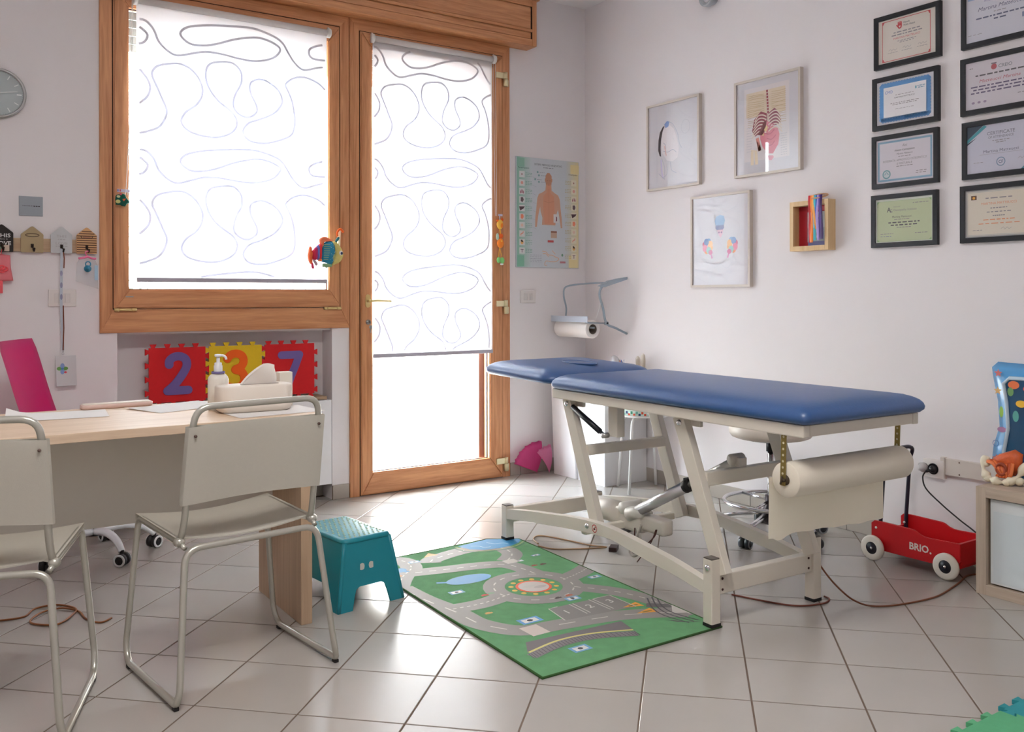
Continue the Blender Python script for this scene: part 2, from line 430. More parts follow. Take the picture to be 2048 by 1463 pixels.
b = B(); box(b, -2.925, -1.756, .02, .05, 1.07, 2.636); bmesh.ops.delete(b, geom=b.faces[:], context='FACES'); b.free()
# dark rebate line around the sash
b = B()
for a in ((-2.9275, -2.9235), (-1.7575, -1.7535)): box(b, a[0], a[1], -.0125, .05, 1.069, 2.637)
for a in ((1.069, 1.073), (2.633, 2.637)): box(b, -2.9275, -1.7535, -.0125, .05, a[0], a[1])
obj('rebate_gap', b, mat('dark_gap', (44, 18, 6), .9), win)
b = B(); box(b, -2.856, -1.823, .012, .036, 1.165, 2.547); obj('pane', b, GLASS, win)
b = B(); box(b, -2.856, -2.850, .005, .012, 1.165, 2.547); box(b, -1.829, -1.823, .005, .012, 1.165, 2.547); box(b, -2.85, -1.829, .005, .012, 1.165, 1.171); box(b, -2.85, -1.829, .005, .012, 2.541, 2.547)
obj('glazing_seal', b, mat('grey_seal', (70, 66, 78), .6), win)
for (x0, x1, z) in ((-2.922, -2.820, 1.067), (-1.852, -1.752, 1.066)):
    b = B(); cyl(b, (x0, -.020, z), (x1, -.020, z), .0065, 12); cyl(b, (x0, -.020, z), (x0 + .022, -.020, z), .0078, 12); cyl(b, (x1 - .022, -.020, z), (x1, -.020, z), .0078, 12)
    box(b, x0 + .01, x1 - .01, -.019, -.010, z - .004, z + .004); obj('hinge', b, BRASS, win)
b = B(); box(b, -2.870, -2.835, -.0215, -.019, 1.128, 1.134); obj('maker_plate', b, STEEL, win)
# grey outer roller shutter, half lowered: slats
SLAT = mat('grey_shutter', (150, 156, 152), .6, noise=.03)
def slats(parent, x0, x1, y, zb, zt):
    z = zb; b = B(); box(b, x0, x1, y - .006, y + .008, 0, .039, bev=.004); me = bpy.data.meshes.new('shutter_slat'); b.to_mesh(me); b.free(); me.materials.append(SLAT)
    while z < zt: inst('shutter_slat', me, parent, (0, 0, z)); z += .041
slats(win, -2.885, -1.76, .155, 2.372, 2.57)
b = B(); box(b, -2.95, -1.74, .18, .36, 1.10, 1.135, bev=.004); obj('outer_sill', b, mat('pale_stone', (214, 208, 198), .7, noise=.05), win)

# ------------------------------------------------------------------ glazed door
door = bpy.data.objects.new('door_1', None); COL.objects.link(door); door['kind'] = 'structure'
mitre(door, 'frame', -1.695, -.614, -.0, 2.70, .060, .060, .0, .068, -.014, .06, .003, bottom=False)
mitre(door, 'sash', -1.633, -.675, .004, 2.630, .074, .098, .124, .098, -.024, .045, .006)
b = B()
for a in ((-1.6365, -1.6325), (-.6755, -.6715)): box(b, a[0], a[1], -.0145, .05, .002, 2.634)
box(b, -1.6365, -.6715, -.0145, .05, 2.630, 2.634)
obj('rebate_gap', b, mat('dark_gap', (44, 18, 6), .9), door)
b = B(); box(b, -1.563, -.770, .012, .036, .125, 2.536); obj('pane', b, GLASS, door)
b = B(); box(b, -1.563, -1.557, .005, .012, .125, 2.536); box(b, -.778, -.772, .005, .012, .125, 2.536); box(b, -1.557, -.778, .005, .012, .125, .131); box(b, -1.557, -.778, .005, .012, 2.53, 2.536)
obj('glazing_seal', b, mat('grey_seal', (70, 66, 78), .6), door)
b = B(); box(b, -.80, -.72, .06, .13, .0, 2.60); obj('outer_jamb', b, mat('weathered_jamb', (150, 104, 84), .7, noise=.1), door)
b = B(); box(b, -1.64, -1.575, .06, .13, .0, 2.60); obj('outer_jamb', b, mat('weathered_jamb', (150, 104, 84), .7), door)
slats(door, -1.63, -.72, .165, 2.372, 2.57)
b = B(); box(b, -1.64, -.66, .05, .34, -.02, .012); obj('threshold', b, mat('pale_stone', (214, 208, 198), .7), door)
for zz in (2.49, 1.067, .085):
    b = B(); box(b, -.727, -.648, -.034, -.022, zz, zz + .036, bev=.002); cyl(b, (-.657, -.032, zz - .046), (-.657, -.032, zz), .0145, 14); cyl(b, (-.657, -.032, zz), (-.657, -.032, zz + .04), .0125, 14)
    box(b, -.640, -.628, -.022, -.013, zz - .044, zz - .004, bev=.001)
    obj('hinge', b, mat('ivory_brass', (226, 216, 176), .3, .55), door)
b = B()
t = B(); prism(t, rrect(.030, .075, .0145, cx=-1.592, cy=1.105), -.031, -.024); _fin(t, b, 0, False)
cyl(b, (-1.592, -.031, 1.105), (-1.592, -.075, 1.105), .009, 14)
tube(b, fillet([(-1.592, -.060, 1.105), (-1.592, -.078, 1.105), (-1.555, -.078, 1.107), (-1.470, -.072, 1.103)], .015), [.0085] * 9 + [.0085] * 7, 12, flatz=.75)
obj('door_handle', b, BRASS, door)
b = B()
cyl(b, (-1.590, -.024, .985), (-1.590, -.030, .985), .014, 20); cyl(b, (-1.590, -.030, .985), (-1.590, -.036, .985), .008, 14)
box(b, -1.5915, -1.5885, -.060, -.034, .978, .992); t = B(); prism(t, circ(.010, 14, -1.588, .958), -.056, -.053); _fin(t, b, 0, False); tube(b, smoothpts([(-1.590, -.055, .978), (-1.592, -.055, .970), (-1.588, -.055, .966)], 3), .0012, 6)
box(b, -1.591, -1.585, -.056, -.054, .925, .955)
obj('key_lock', b, STEEL, door)
# ------------------------------------------------------------------ shutter housing over window and door
tr = bpy.data.objects.new('trim_1', None); COL.objects.link(tr); tr['kind'] = 'structure'
BX0, BX1, BY = -3.13, -.475, -.112
b = B(); box(b, BX0, BX1, BY + .012, 0, 2.70, 2.985); obj('housing_box', b, WH, tr)
def plank(name, x0, x1, y0, y1, z0, z1, m=WH, bev=.003): b = B(); box(b, x0, x1, y0, y1, z0, z1, bev=bev); return obj(name, b, m, tr)
plank('lower_rail', BX0, BX1, BY, BY + .013, 2.70, 2.742); plank('top_rail', BX0, BX1, BY, BY + .013, 2.945, 2.985)
plank('stile', BX1 - .034, BX1, BY - .0015, BY + .013, 2.70, 2.985, WV); plank('stile', BX0, BX0 + .034, BY - .0015, BY + .013, 2.70, 2.985, WV)
plank('moulding', BX0 + .034, BX1 - .034, BY - .006, BY + .013, 2.785, 2.803, bev=.005)
plank('panel', BX0 + .034, BX1 - .040, BY + .005, BY + .014, 2.745, 2.783); plank('panel', BX0 + .034, BX1 - .040, BY + .005, BY + .014, 2.806, 2.942)
b = B(); box(b, BX1 - .041, BX1 - .034, BY + .003, BY + .0135, 2.742, 2.785); box(b, BX1 - .041, BX1 - .034, BY + .003, BY + .0135, 2.803, 2.945); obj('groove', b, mat('dark_gap', (44, 18, 6), .9), tr)
plank('cornice', BX0 - .01, BX1 + .016, BY - .016, 0, 2.985, 3.012, bev=.006)
# ------------------------------------------------------------------ outside
b = B(); box(b, -30, 25, .30, 40, -.2, -.02); struct('terrace', b, mat('pale_terrace', (236, 232, 226), .8, noise=.05, nscale=2))
b = B(); box(b, -4.5, 1.5, .30, 1.35, 2.92, 3.10); struct('daylight_blocker', b, mat('pale_stone', (214, 208, 198), .7))  # unseen slab added to hold back skylight on the floor by the door
gw = bpy.data.objects.new('garden_wall', None); COL.objects.link(gw); gw['kind'] = 'structure'
BK = mat('pale_brick', (226, 214, 200), .85, noise=.06, nscale=8)
b = B(); box(b, -1.9, 6.2, 3.62, 3.9, -.02, 2.75); box(b, -1.95, 6.25, 3.55, 3.95, 2.75, 2.82, bev=.01); obj('masonry', b, mat('pale_mortar', (222, 216, 208), .9, noise=.04), gw)
b = B(); box(b, -.121, .121, -.012, .02, 0, .062, bev=.004); bm_ = bpy.data.meshes.new('brick'); b.to_mesh(bm_); b.free(); bm_.materials.append(BK)
for i in range(20):
    for j in range(13): inst('brick', bm_, gw, (-1.2 + .25 * j + (.125 if i % 2 else 0), 3.61, .01 + .072 * i))
b = B()
rn = random.Random(5)
for k in range(5200):
    x = rn.uniform(-7.5, -1.4); z = rn.betavariate(1.3, 1.2) * 3.6 * (.75 + .25 * math.sin(x * 2.3)); y = 6.0 + rn.uniform(-.5, .5)
    s = rn.uniform(.03, .07); a = Vector((rn.gauss(0, 1), rn.gauss(0, 1), rn.gauss(0, 1))).normalized(); c = a.orthogonal().normalized(); p = Vector((x, y, z))
    b.faces.new([b.verts.new(p + a * s), b.verts.new(p + c * s * .5), b.verts.new(p - a * s), b.verts.new(p - c * s * .5)])
o = obj('hedge', b, mat('hedge_leaf', (120, 140, 104), .7, trans=.3)); o['kind'] = 'stuff'; tag(o, 'pale sunlit hedge beyond the window glass', 'hedge')

# ------------------------------------------------------------------ roller blinds
def blindmat(name, col, tr_, op, tcol=None):
    m = bpy.data.materials.new(name); m.use_nodes = True; nt = m.node_tree; pb = nt.nodes['Principled BSDF']
    pb.inputs['Base Color'].default_value = lin(col); pb.inputs['Roughness'].default_value = .8
    t = nt.nodes.new('ShaderNodeBsdfTranslucent'); t.inputs[0].default_value = lin(tcol or col)
    tp = nt.nodes.new('ShaderNodeBsdfTransparent'); tp.inputs[0].default_value = (1, 1, 1, 1)
    a = nt.nodes.new('ShaderNodeMixShader'); a.inputs[0].default_value = tr_; nt.links.new(pb.outputs[0], a.inputs[1]); nt.links.new(t.outputs[0], a.inputs[2])
    c = nt.nodes.new('ShaderNodeMixShader'); c.inputs[0].default_value = op; nt.links.new(a.outputs[0], c.inputs[1]); nt.links.new(tp.outputs[0], c.inputs[2])
    nt.links.new(c.outputs[0], nt.nodes['Material Output'].inputs[0]); return m
FAB = blindmat('blind_fabric', (238, 238, 240), .5, .04)
SWIRL = blindmat('blind_swirl', (238, 230, 228), .45, .0, (144, 148, 164))
SA = [(-2.83, 2.49), (-2.78, 2.49), (-2.74, 2.45), (-2.72, 2.4), (-2.68, 2.36), (-2.63, 2.34), (-2.56, 2.36), (-2.49, 2.38), (-2.41, 2.38), (-2.32, 2.37), (-2.23, 2.37), (-2.14, 2.4), (-2.1, 2.45), (-2.14, 2.48), (-2.21, 2.495), (-2.28, 2.485), (-2.36, 2.46), (-2.43, 2.43), (-2.5, 2.41), (-2.57, 2.41), (-2.615, 2.45), (-2.58, 2.49), (-2.49, 2.515), (-2.38, 2.53), (-2.25, 2.54), (-2.15, 2.52), (-2.09, 2.49), (-2.05, 2.43), (-2.02, 2.39), (-1.97, 2.36), (-1.9, 2.38), (-1.83, 2.4)]
SA2 = [(-1.83, 2.52), (-1.9, 2.5), (-1.94, 2.47), (-1.92, 2.43), (-1.83, 2.43)]
SA3 = [(-2.83, 2.46), (-2.8, 2.45), (-2.77, 2.42), (-2.79, 2.38), (-2.83, 2.37)]
SB = [(-2.82, 1.93), (-2.76, 1.95), (-2.71, 1.98), (-2.68, 2.05), (-2.7, 2.11), (-2.73, 2.18), (-2.75, 2.23), (-2.73, 2.27), (-2.68, 2.29), (-2.61, 2.3), (-2.55, 2.27), (-2.51, 2.21), (-2.51, 2.15), (-2.54, 2.1), (-2.59, 2.06), (-2.61, 2.01), (-2.58, 1.97), (-2.51, 1.95), (-2.43, 1.95), (-2.36, 1.98), (-2.33, 2.03), (-2.35, 2.08), (-2.39, 2.11), (-2.44, 2.15), (-2.48, 2.21), (-2.49, 2.27), (-2.47, 2.32), (-2.41, 2.34), (-2.35, 2.34), (-2.31, 2.3), (-2.31, 2.24), (-2.34, 2.18), (-2.35, 2.12), (-2.32, 2.08), (-2.27, 2.07), (-2.23, 2.1), (-2.23, 2.14), (-2.26, 2.2), (-2.26, 2.25), (-2.22, 2.275), (-2.17, 2.27), (-2.11, 2.23), (-2.09, 2.17), (-2.13, 2.11), (-2.2, 2.07), (-2.27, 2.04), (-2.3, 1.99), (-2.27, 1.95), (-2.2, 1.94), (-2.12, 1.96), (-2.04, 2.0), (-2.02, 2.07), (-2.03, 2.16), (-2.05, 2.22), (-2.07, 2.27), (-2.02, 2.31), (-1.96, 2.32), (-1.89, 2.3), (-1.84, 2.26)]
SB2 = [(-2.83, 2.25), (-2.8, 2.24), (-2.76, 2.18), (-2.77, 2.12), (-2.82, 2.07)]
def blind(label, x0, x1, zt, zb, shifts, chain=True):
    t = thing('roller_blind', label, 'blind', ((x0 + x1) / 2, -.036, zt), group=None)
    X = (x0 + x1) / 2
    b = B(); box(b, x0 - X, x1 - X, .0056, .0062, zb - zt, 0); obj('fabric', b, FAB, t)
    b = B(); cyl(b, (x0 - X, 0, .005), (x1 - X, 0, .005), .017, 20); obj('roller_tube', b, mat('roller_cloth', (214, 208, 204), .7), t)
    for x in (x0 - X - .012, x1 - X + .002):
        b = B(); cyl(b, (x, 0, .004), (x + .016, 0, .004), .026, 22); box(b, x + .003, x + .012, .0, .014, -.01, .035); obj('end_bracket', b, WPLAS, t)
    b = B(); box(b, x0 - X, x1 - X, -.001, .011, zb - zt - .012, zb - zt + .010, bev=.003); obj('bottom_bar', b, mat('bar_grey', (176, 172, 182), .5), t)
    p = Print(y=.0050, step=.0002)
    lim = lambda P: [q for q in P if x0 + .004 < q[0] < x1 - .004 and zb + .012 < q[1] < zt - .03]
    for (dx, dz, flip) in shifts:
        for C in (SA, SA2, SA3, SB, SB2):
            P = [Vector((q[0], 0, q[1])) for q in C]; P = smoothpts(P, 4)
            P = [((q.x * (-1 if flip else 1)) + dx, q.z + dz) for q in P]
            run = []
            for q in P + [None]:
                ok = q is not None and x0 + .006 < q[0] < x1 - .006 and zb + .014 < q[1] < zt - .03
                if ok: run.append((q[0] - X, q[1] - zt))
                else:
                    if len(run) > 2: p.line(run, .0120, (200, 196, 210))
                    run = []
    o = p.build('swirl_print', t); o.data.materials.clear(); o.data.materials.append(SWIRL)
    return t
t = blind('wide white roller blind with swirl pattern over the window', -2.822, -1.838, 2.578, 1.215, [(0, 0, 0), (0, -.64, 0), (0, -1.28, 0)])
b = B()
for dx in (0, .010): tube(b, smoothpts([(-.512 + dx * .4, .0, 0), (-.512 - .012 + dx * .6, -.01, -.5), (-.512 - .028 + dx, -.016, -.85), (-.512 - .036 + dx, -.018, -.955)], 5), .0014, 6)
obj('pull_cord', b, WPLAS, t)
t = blind('narrow white roller blind with faint swirls over the glazed door', -1.562, -.756, 2.592, .792, [(1.24, .06, 0), (1.24, -.58, 0), (1.24, -1.22, 0), (1.24, -1.86, 0)])
b = B()
for dx in (0, .014): tube(b, [(.408 + dx, -.002, 0), (.410 + dx, -.006, -.5), (.413 + dx * .8, -.012, -.965)], .0013, 6)
obj('pull_cord', b, WPLAS, t)

# ================================================================== TREATMENT TABLE
tb = thing('treatment_table', 'blue padded physiotherapy table on a cream metal lifting frame', 'treatment table', (-1.215, -1.94, 0), -1.6)
VIN = mat('blue_vinyl', (42, 86, 142), .40, noise=.05, nscale=6, bump=.25, bscale=70, spec=.85, coat=.1)
def zc(u): return .0
def cushion(name, w_, h_, rad, cy, zb, zt, tilt=0, u0=0, parent=tb):
    b = B(); f = lambda z: (lambda x, y: z + (y - u0) * tilt); t = zt - zb; rings = []
    LY = [(i_, f(zb + t * k_)) for i_, k_ in ((.034, 0), (.012, .05), (.002, .18), (0, .32), (.004, .48), (.014, .63), (.030, .75), (.052, .85), (.085, .92), (.13, .97), (.19, 1.0), (.27, 1.015))]
    for ins, z in LY: rings.append([b.verts.new((x, y, z(x, y))) for x, y in rrect(w_ - 2 * ins, h_ - 2 * ins, max(.012, rad - ins * .3), 6, 0, cy)])
    for P_, Q_ in zip(rings, rings[1:]):
        for i in range(len(P_)): j = (i + 1) % len(P_); fc = b.faces.new((P_[i], P_[j], Q_[j], Q_[i])); fc.smooth = True
    b.faces.new(rings[0][::-1]); fc = b.faces.new(rings[-1]); fc.smooth = True
    return obj(name, b, VIN, parent)
cushion('main_cushion', .612, 1.345, .028, -.3975, .738, .810)
hd = cushion('head_cushion', .60, .575, .07, .572, .750, .822, .020, .28)
b = B(); tube(b, [(.060 * math.cos(a), .47 + .105 * math.sin(a), .8262 + .020 * .105 * math.sin(a)) for a in [2 * PI * k / 40 for k in range(40)]], .0028, 8, closed=True); obj('seam', b, VIN, hd)
b = B(); ring_solid(b, circ(.056, 32, 0, .47, .100), [(0, .810), (0, .8255), (.008, .8272), (.02, .8276)]); obj('face_plug', b, VIN, hd)
b = B(); box(b, -.25, .25, .30, .80, -.012, .0, mx=Matrix.Translation((0, .0, .748)) @ Matrix.Rotation(.035, 4, 'X')); obj('head_board', b, mat('board_raw', (228, 196, 160), .7, noise=.05), tb)
def bar(name, *a, bev=.004, label=None, parent=tb, m=WPOW):
    b = B()
    for q in a: box(b, *q, bev=bev)
    return obj(name, b, m, parent, label=label)
CAP = mat('grey_cap', (98, 90, 84), .6)
for (v, u, h_) in ((-.259, -.633, .236), (.259, -.633, .236), (-.259, .681, .163), (.259, .681, .163)):
    on = .0072 if v < 0 else 0
    l = bar('leg', (v - .021, v + .021, u - .021, u + .021, on + 0.008, h_))
    b = B(); box(b, v - .0195, v + .0195, u - .0195, u + .0195, h_, h_ + .004, bev=.001); obj('end_cap', b, CAP, l)
    b = B(); box(b, v - .022, v + .022, u - .022, u + .022, on, on + .012, bev=.002); obj('foot_pad', b, BLACKR, l)
# arched side rails
cu = [(.66, .150, .105), (.46, .180, .133), (.305, .199, .150), (.16, .216, .167), (0, .228, .180), (-.115, .226, .183), (-.24, .214, .165), (-.36, .200, .150), (-.456, .188, .141), (-.612, .160, .117)]
for s in (-1, 1):
    top = smoothpts([(u, 0, z) for u, z, _ in cu], 3); low = smoothpts([(u, 0, z) for u, _, z in cu], 3)
    poly = [(p.x, p.z) for p in top] + [(p.x, p.z) for p in reversed(low)]
    b = B(); prism(b, poly, s * .277, s * .245, 'yz'); o = obj('side_rail', b, WPOW, tb)
bar('cross_rail', (-.238, .238, -.646, -.612, .112, .178)); bar('cross_rail', (-.238, .238, .664, .696, .085, .152))
bar('cross_rail', (-.245, .245, .10, .13, .150, .178))
# lifting arms
def slab(name, v, p0, p1, w_, t, ext=.03, parent=tb):
    a = Vector((v, p0[0], p0[1])); c = Vector((v, p1[0], p1[1])); d = (c - a).normalized(); L = (c - a).length
    rot = d.to_track_quat('Z', 'X').to_matrix().to_4x4()
    m = Matrix.Translation(a) @ Matrix.Rotation(-math.atan2(d.y, d.z), 4, 'X')
    b = B(); box(b, -t / 2, t / 2, -w_ / 2, w_ / 2, -ext, L + ext * .8, bev=.003, mx=m); return obj(name, b, WPOW, parent)
def bolt(v, u, z, parent, s): b = B(); lathe(b, [(.0001, -.007), (.006, -.0065), (.0105, -.003), (.0115, 0)], 14, (v, u, z), mx=Matrix.Rotation(-PI / 2 * s, 4, 'Y') if 0 else Matrix.Rotation(PI / 2 * (-1 if s > 0 else 1), 4, 'Y')); return obj('bolt', b, CHROME, parent)
for s in (-1, 1):
    for (p0, p1) in (((.045, .205), (.235, .676)), ((-.645, .208), (-.455, .676))):
        a = slab('lifting_arm', s * .226, p0, p1, .056, .032)
        bolt(s * .2425, p1[0], p1[1], a, s)
        if p0[0] > 0: bolt(s * .2785, p0[0], p0[1], a, s)
        else: bolt(s * .281, p0[0] + .01, p0[1], a, s)
        b = B(); box(b, s * .226 - .013, s * .226 + .013, p1[0] - .035, p1[0] + .01, .690, .712); obj('top_plate', b, WPOW, a)
        bar('pivot_block', (s * .205 - .008, s * .205 + .008, p1[0] - .075, p1[0] - .02, .665, .705))
bar('arm_brace', (-.212, .212, .120, .150, .470, .512)); bar('arm_brace', (-.212, .212, -.565, -.535, .462, .512))
# bed frame
bar('bed_frame', (-.287, -.257, -1.045, .280, .700, .738), (.257, .287, -1.045, .280, .700, .738), (-.257, .257, -1.045, -1.010, .702, .738), (-.257, .257, .245, .280, .702, .738), (-.257, .257, -.42, -.39, .705, .735))
bar('strut_bracket', (-.215, -.175, -.069, -.012, .568, .702))
b = B(); cyl(b, (-.232, .205, .664), (-.232, .02, .585), .012, 14); cyl(b, (-.232, .02, .585), (-.232, -.012, .572), .007, 12)
sp = obj('gas_strut', b, mat('black_strut', (34, 38, 46), .35, .3), tb)
b = B(); cyl(b, (-.244, -.012, .572), (-.215, -.012, .572), .011, 14); obj('strut_pin', b, STEEL, sp)
# linear actuator
GR = mat('motor_housing', (206, 200, 190), .45, noise=.03)
b = B(); cyl(b, (0, .325, .192), (0, .14, .196), .048, 28); lathe(b, [(.048, 0), (.05, .01), (.05, .02)], 28, (0, .325, .192), mx=Matrix.Rotation(-PI / 2, 4, 'X'))
box(b, -.04, .04, .00, .17, .145, .235, bev=.018, seg=3); box(b, -.03, .03, -.13, .06, .16, .225, bev=.015, seg=3)
ac = obj('actuator_motor', b, GR, tb)
b = B(); cyl(b, (-.048, .105, .235), (.048, .105, .235), .026, 20); cyl(b, (-.03, .075, .215), (-.03, -.005, .24), .032, 20, r2=.024)
obj('gear_housing', b, mat('motor_housing_lt', (214, 212, 204), .4), ac)
b = B(); cyl(b, (-.03, .04, .228), (-.03, -.27, .392), .0225, 22); tu = obj('actuator_tube', b, mat('bare_aluminium', (205, 205, 208), .28, .85), tb)
b = B(); cyl(b, (-.03, -.262, .388), (-.03, -.285, .400), .0255, 22); box(b, -.045, -.015, -.285, -.262, .40, .425, bev=.004); obj('tube_cap', b, BLACKR, tu)
b = B(); cyl(b, (-.03, -.28, .398), (-.03, -.53, .532), .012, 16); cyl(b, (-.03, -.40, .462), (-.03, -.51, .522), .0165, 16); obj('actuator_rod', b, mat('rod_grey', (196, 194, 190), .35, .4), tu)
b = B(); cyl(b, (-.055, -.525, .535), (-.0, -.525, .535), .021, 18); box(b, -.048, -.010, -.560, -.535, .505, .545, bev=.003); obj('rod_clevis', b, GR, tb)
b = B(); tube(b, smoothpts([(-.05, -.02, .19), (-.055, .0, .14), (-.055, .045, .075), (-.055, .02, .055), (-.055, -.02, .085), (-.053, -.02, .13), (-.05, .0, .17)], 6), .006, 8)
cb = obj('motor_cable', b, mat('grey_cable', (168, 162, 154), .6), tb)
b = B(); tube(b, smoothpts([(-.05, .02, .17), (-.055, .01, .12), (-.05, -.05, .12), (-.05, -.10, .16), (-.045, -.11, .19)], 6), .003, 8); tube(b, smoothpts([(-.05, -.11, .19), (-.055, -.09, .14), (-.055, -.05, .09), (-.055, .0, .035)], 6), .0022, 8); obj('thin_cable', b, mat('dark_cord', (70, 34, 26), .6), cb)
# warning sticker on the near rail
p = Print(0); MX = Matrix.Translation((-.2775, -.003, .204)) @ Matrix.Rotation(-PI / 2, 4, 'Z')
p.ell(0, 0, .0165, .0165, (232, 222, 210), 1, 28); p.line([(.0145 * math.cos(2 * PI * k / 28), .0145 * math.sin(2 * PI * k / 28)) for k in range(28)], .0035, (176, 32, 22), 2, closed=True)
p.poly([(-.006, .002), (.001, .0), (.002, .009), (.007, .009), (.005, -.001), (.008, -.004), (-.001, -.006), (-.007, -.004)], (30, 18, 16), 3); p.line([(.009, .009), (-.009, -.009)], .0022, (176, 32, 22), 4)
p.build('warning_sticker', tb, 'round no-step sticker with a red ring', mx=MX)
for u, z in ((-.664, .0), ):
    b = B()
    for zz in (.165, .128): cyl(b, (-.222, -.6465, zz), (-.222, -.648, zz), .0045, 10); cyl(b, (.218, -.6465, zz - .0), (.218, -.648, zz), .0045, 10)
    obj('screw_hole', b, mat('dark_hole', (60, 20, 12), .8), tb)
# brass hangers and the paper roll
for s, x in ((-1, -.276), (1, .296)):
    b = B(); m = Matrix.Translation((x, -.962, .722)) @ Matrix.Rotation(R(2), 4, 'X'); box(b, -.0015, .0015, -.010, .010, -.180, .0, bev=.0008, mx=m)
    hb = obj('roll_hanger', b, mat('dull_brass', (158, 140, 84), .4, .7), tb)
    b = B()
    for k in range(7): t = B(); prism(t, circ(.0038, 10, 0, -.028 - .019 * k), -.0021, .0021, 'yz', mx=m); _fin(t, b, 0, False)
    obj('hole', b, mat('light_hole', (214, 206, 170), .7), hb)
rl = thing('paper_roll', 'wide white paper sheet roll hanging under the foot of the blue table', 'paper roll', (-1.215, -1.94, 0), -1.6)
XC, YC, ZC = .01, -.962, .560
b = B(); mxr = Matrix.Rotation(PI / 2, 4, 'Y')
lathe(b, [(.015, -.275), (.053, -.275), (.055, -.272), (.055, .298), (.053, .301), (.015, .301), (.015, -.275)], 48, (XC - .005, YC, ZC), mx=mxr)
ROLLM = mat('roll_paper', (232, 224, 208), .85, noise=.02, nscale=40, bump=.05)
obj('roll', b, ROLLM, rl)
b = B(); cyl(b, (-.2745, YC, ZC), (-.268, YC, ZC), .016, 20); cyl(b, (-.285, YC, ZC), (-.27, YC, ZC), .006, 12); cyl(b, (-.29, YC + .003, ZC - .012), (-.283, YC + .003, ZC + .012), .003, 8); obj('core', b, mat('dark_core', (66, 52, 34), .7), rl)
b = B(); G = []
for j in range(25):
    v = -.281 + .575 * j / 24; row = []
    zb_ = .366 - .010 * (v + .281) / .575 - .014 * math.exp(-((v + .225) / .03) ** 2) + .002 * math.sin(j * 1.3)
    for i in range(14):
        f = i / 13; z = ZC + (zb_ - ZC) * f; y = YC + .0558 + .010 * f * f * math.sin(j * .25) + .004 * f
        row.append((v, y, z))
    G.append(row)
sheet(b, G, th=0); obj('hanging_sheet', b, mat('sheet_paper', (240, 232, 214), .85, noise=.01, trans=.3), rl)

# ================================================================== SLING CHAIRS
CT = mat('chair_tube', (190, 188, 178), .30, .55, noise=.03)
SL = mat('sling_fabric', (208, 204, 192), .85, noise=.03, nscale=90, bump=.15, bscale=500, trans=.18)
def sling_chair(label, loc, rz):
    t = thing('sling_chair', label, 'chair', (*loc, 0), rz, None)
    def half(s): return [(s * .188, -.206, .822), (s * .197, -.190, .72), (s * .199, -.150, .50), (s * .203, -.128, .436), (s * .209, .196, .450), (s * .243, .212, .06), (s * .246, .180, .0155), (s * .246, -.212, .0155), (s * .238, -.216, .05), (s * .204, -.166, .422)]
    L = half(-1); Rr = half(1); pts = L + Rr[::-1]
    rad = [.045, .02, .03, .03, .035, .05, .03, .012, .012, .045]; rad = rad + rad[::-1]
    b = B(); tube(b, fillet(pts, rad, closed=True), .0095, 12, closed=True); fr = obj('frame', b, CT, t)
    for s in (-1, 1):
        b = B(); sph(b, (s * .2075, -.130, .437), .0155, (1, 1.1, .9)); cyl(b, (s * .205, -.132, .432), (s * .202, -.160, .424), .007, 10); obj('joint', b, CT, t)
        for y in (-.205, .172):
            b = B(); box(b, s * .246 - .007, s * .246 + .007, y - .010, y + .010, 0, .010, bev=.002); obj('glide', b, BLACKR, t)
    # backrest sling
    b = B()
    for off in (0,):
        G = []
        for i in range(13):
            f = i / 12; row = []
            for j in range(9):
                g = j / 8; z = .545 + (.768 - .545) * g; yb = -.155 - .041 * g; x = (-1 + 2 * f) * (.2125 - .004 * g)
                edge = 1 - abs(2 * f - 1) ** 6
                bmp = max(0, math.sin(PI * f) - .35) / .65
                row.append((x, yb - .0140 + .012 * bmp, z + .004 * math.sin(PI * f)))
            G.append(row)
        sheet(b, G)
        G2 = [[(p[0], p[1] + .0265 - .021 * (max(0, math.sin(PI * i / 12) - .35) / .65) ** .5, p[2]) for p in row] for i, row in enumerate(G)]
        sheet(b, G2)
        for e in (0, -1): sheet(b, [G[e], [(p[0] * 1.012, p[1] + .0120, p[2]) for p in G[e]], G2[e]])
    br = obj('backrest', b, SL, t)
    for s in (-1, 1): b = B(); cyl(b, (s * .190, -.2050, .742), (s * .190, -.2105, .742), .004, 10); obj('snap', b, mat('snap_dark', (96, 74, 66), .5), br)
    b = B()
    for g_ in (.545,): pass
    sm = [(.150 - .010 * (k / 8) * 0, -.1555 - .041 * (k / 8) - .0085, .548 + .218 * k / 8) for k in range(9)]; tube(b, [(p[0], p[1] + .0085 * .45, p[2]) for p in sm], .0011, 5); obj('seam', b, mat('seam_thread', (150, 142, 128), .9), br)
    b = B(); G = []
    for i in range(13):
        f = i / 12; row = []
        for j in range(11):
            g = j / 10; y = -.115 + .318 * g; z0 = .4365 + .0135 * (y + .128) / .324; x = (-1 + 2 * f) * (.213 + .004 * g)
            row.append((x, y, z0 + .0098 - .020 * math.sin(PI * f)))
        G.append(row)
    sheet(b, G, th=0); G2 = [[(p[0], p[1], p[2] - (.004 if 0 < i < 12 else .019)) for p in row] for i, row in enumerate(G)]; sheet(b, G2)
    for e in (0, -1): sheet(b, [[r_[e] for r_ in G], [r_[e] for r_ in G2]])
    obj('seat', b, SL, t)
    return t
sling_chair('pale sling chair with tube frame in front of the desk, nearest the teal stool', (-2.929, -1.933), 7)
sling_chair('pale sling chair with tube frame cut by the left edge, turned toward the other', (-3.589, -1.913), -19)

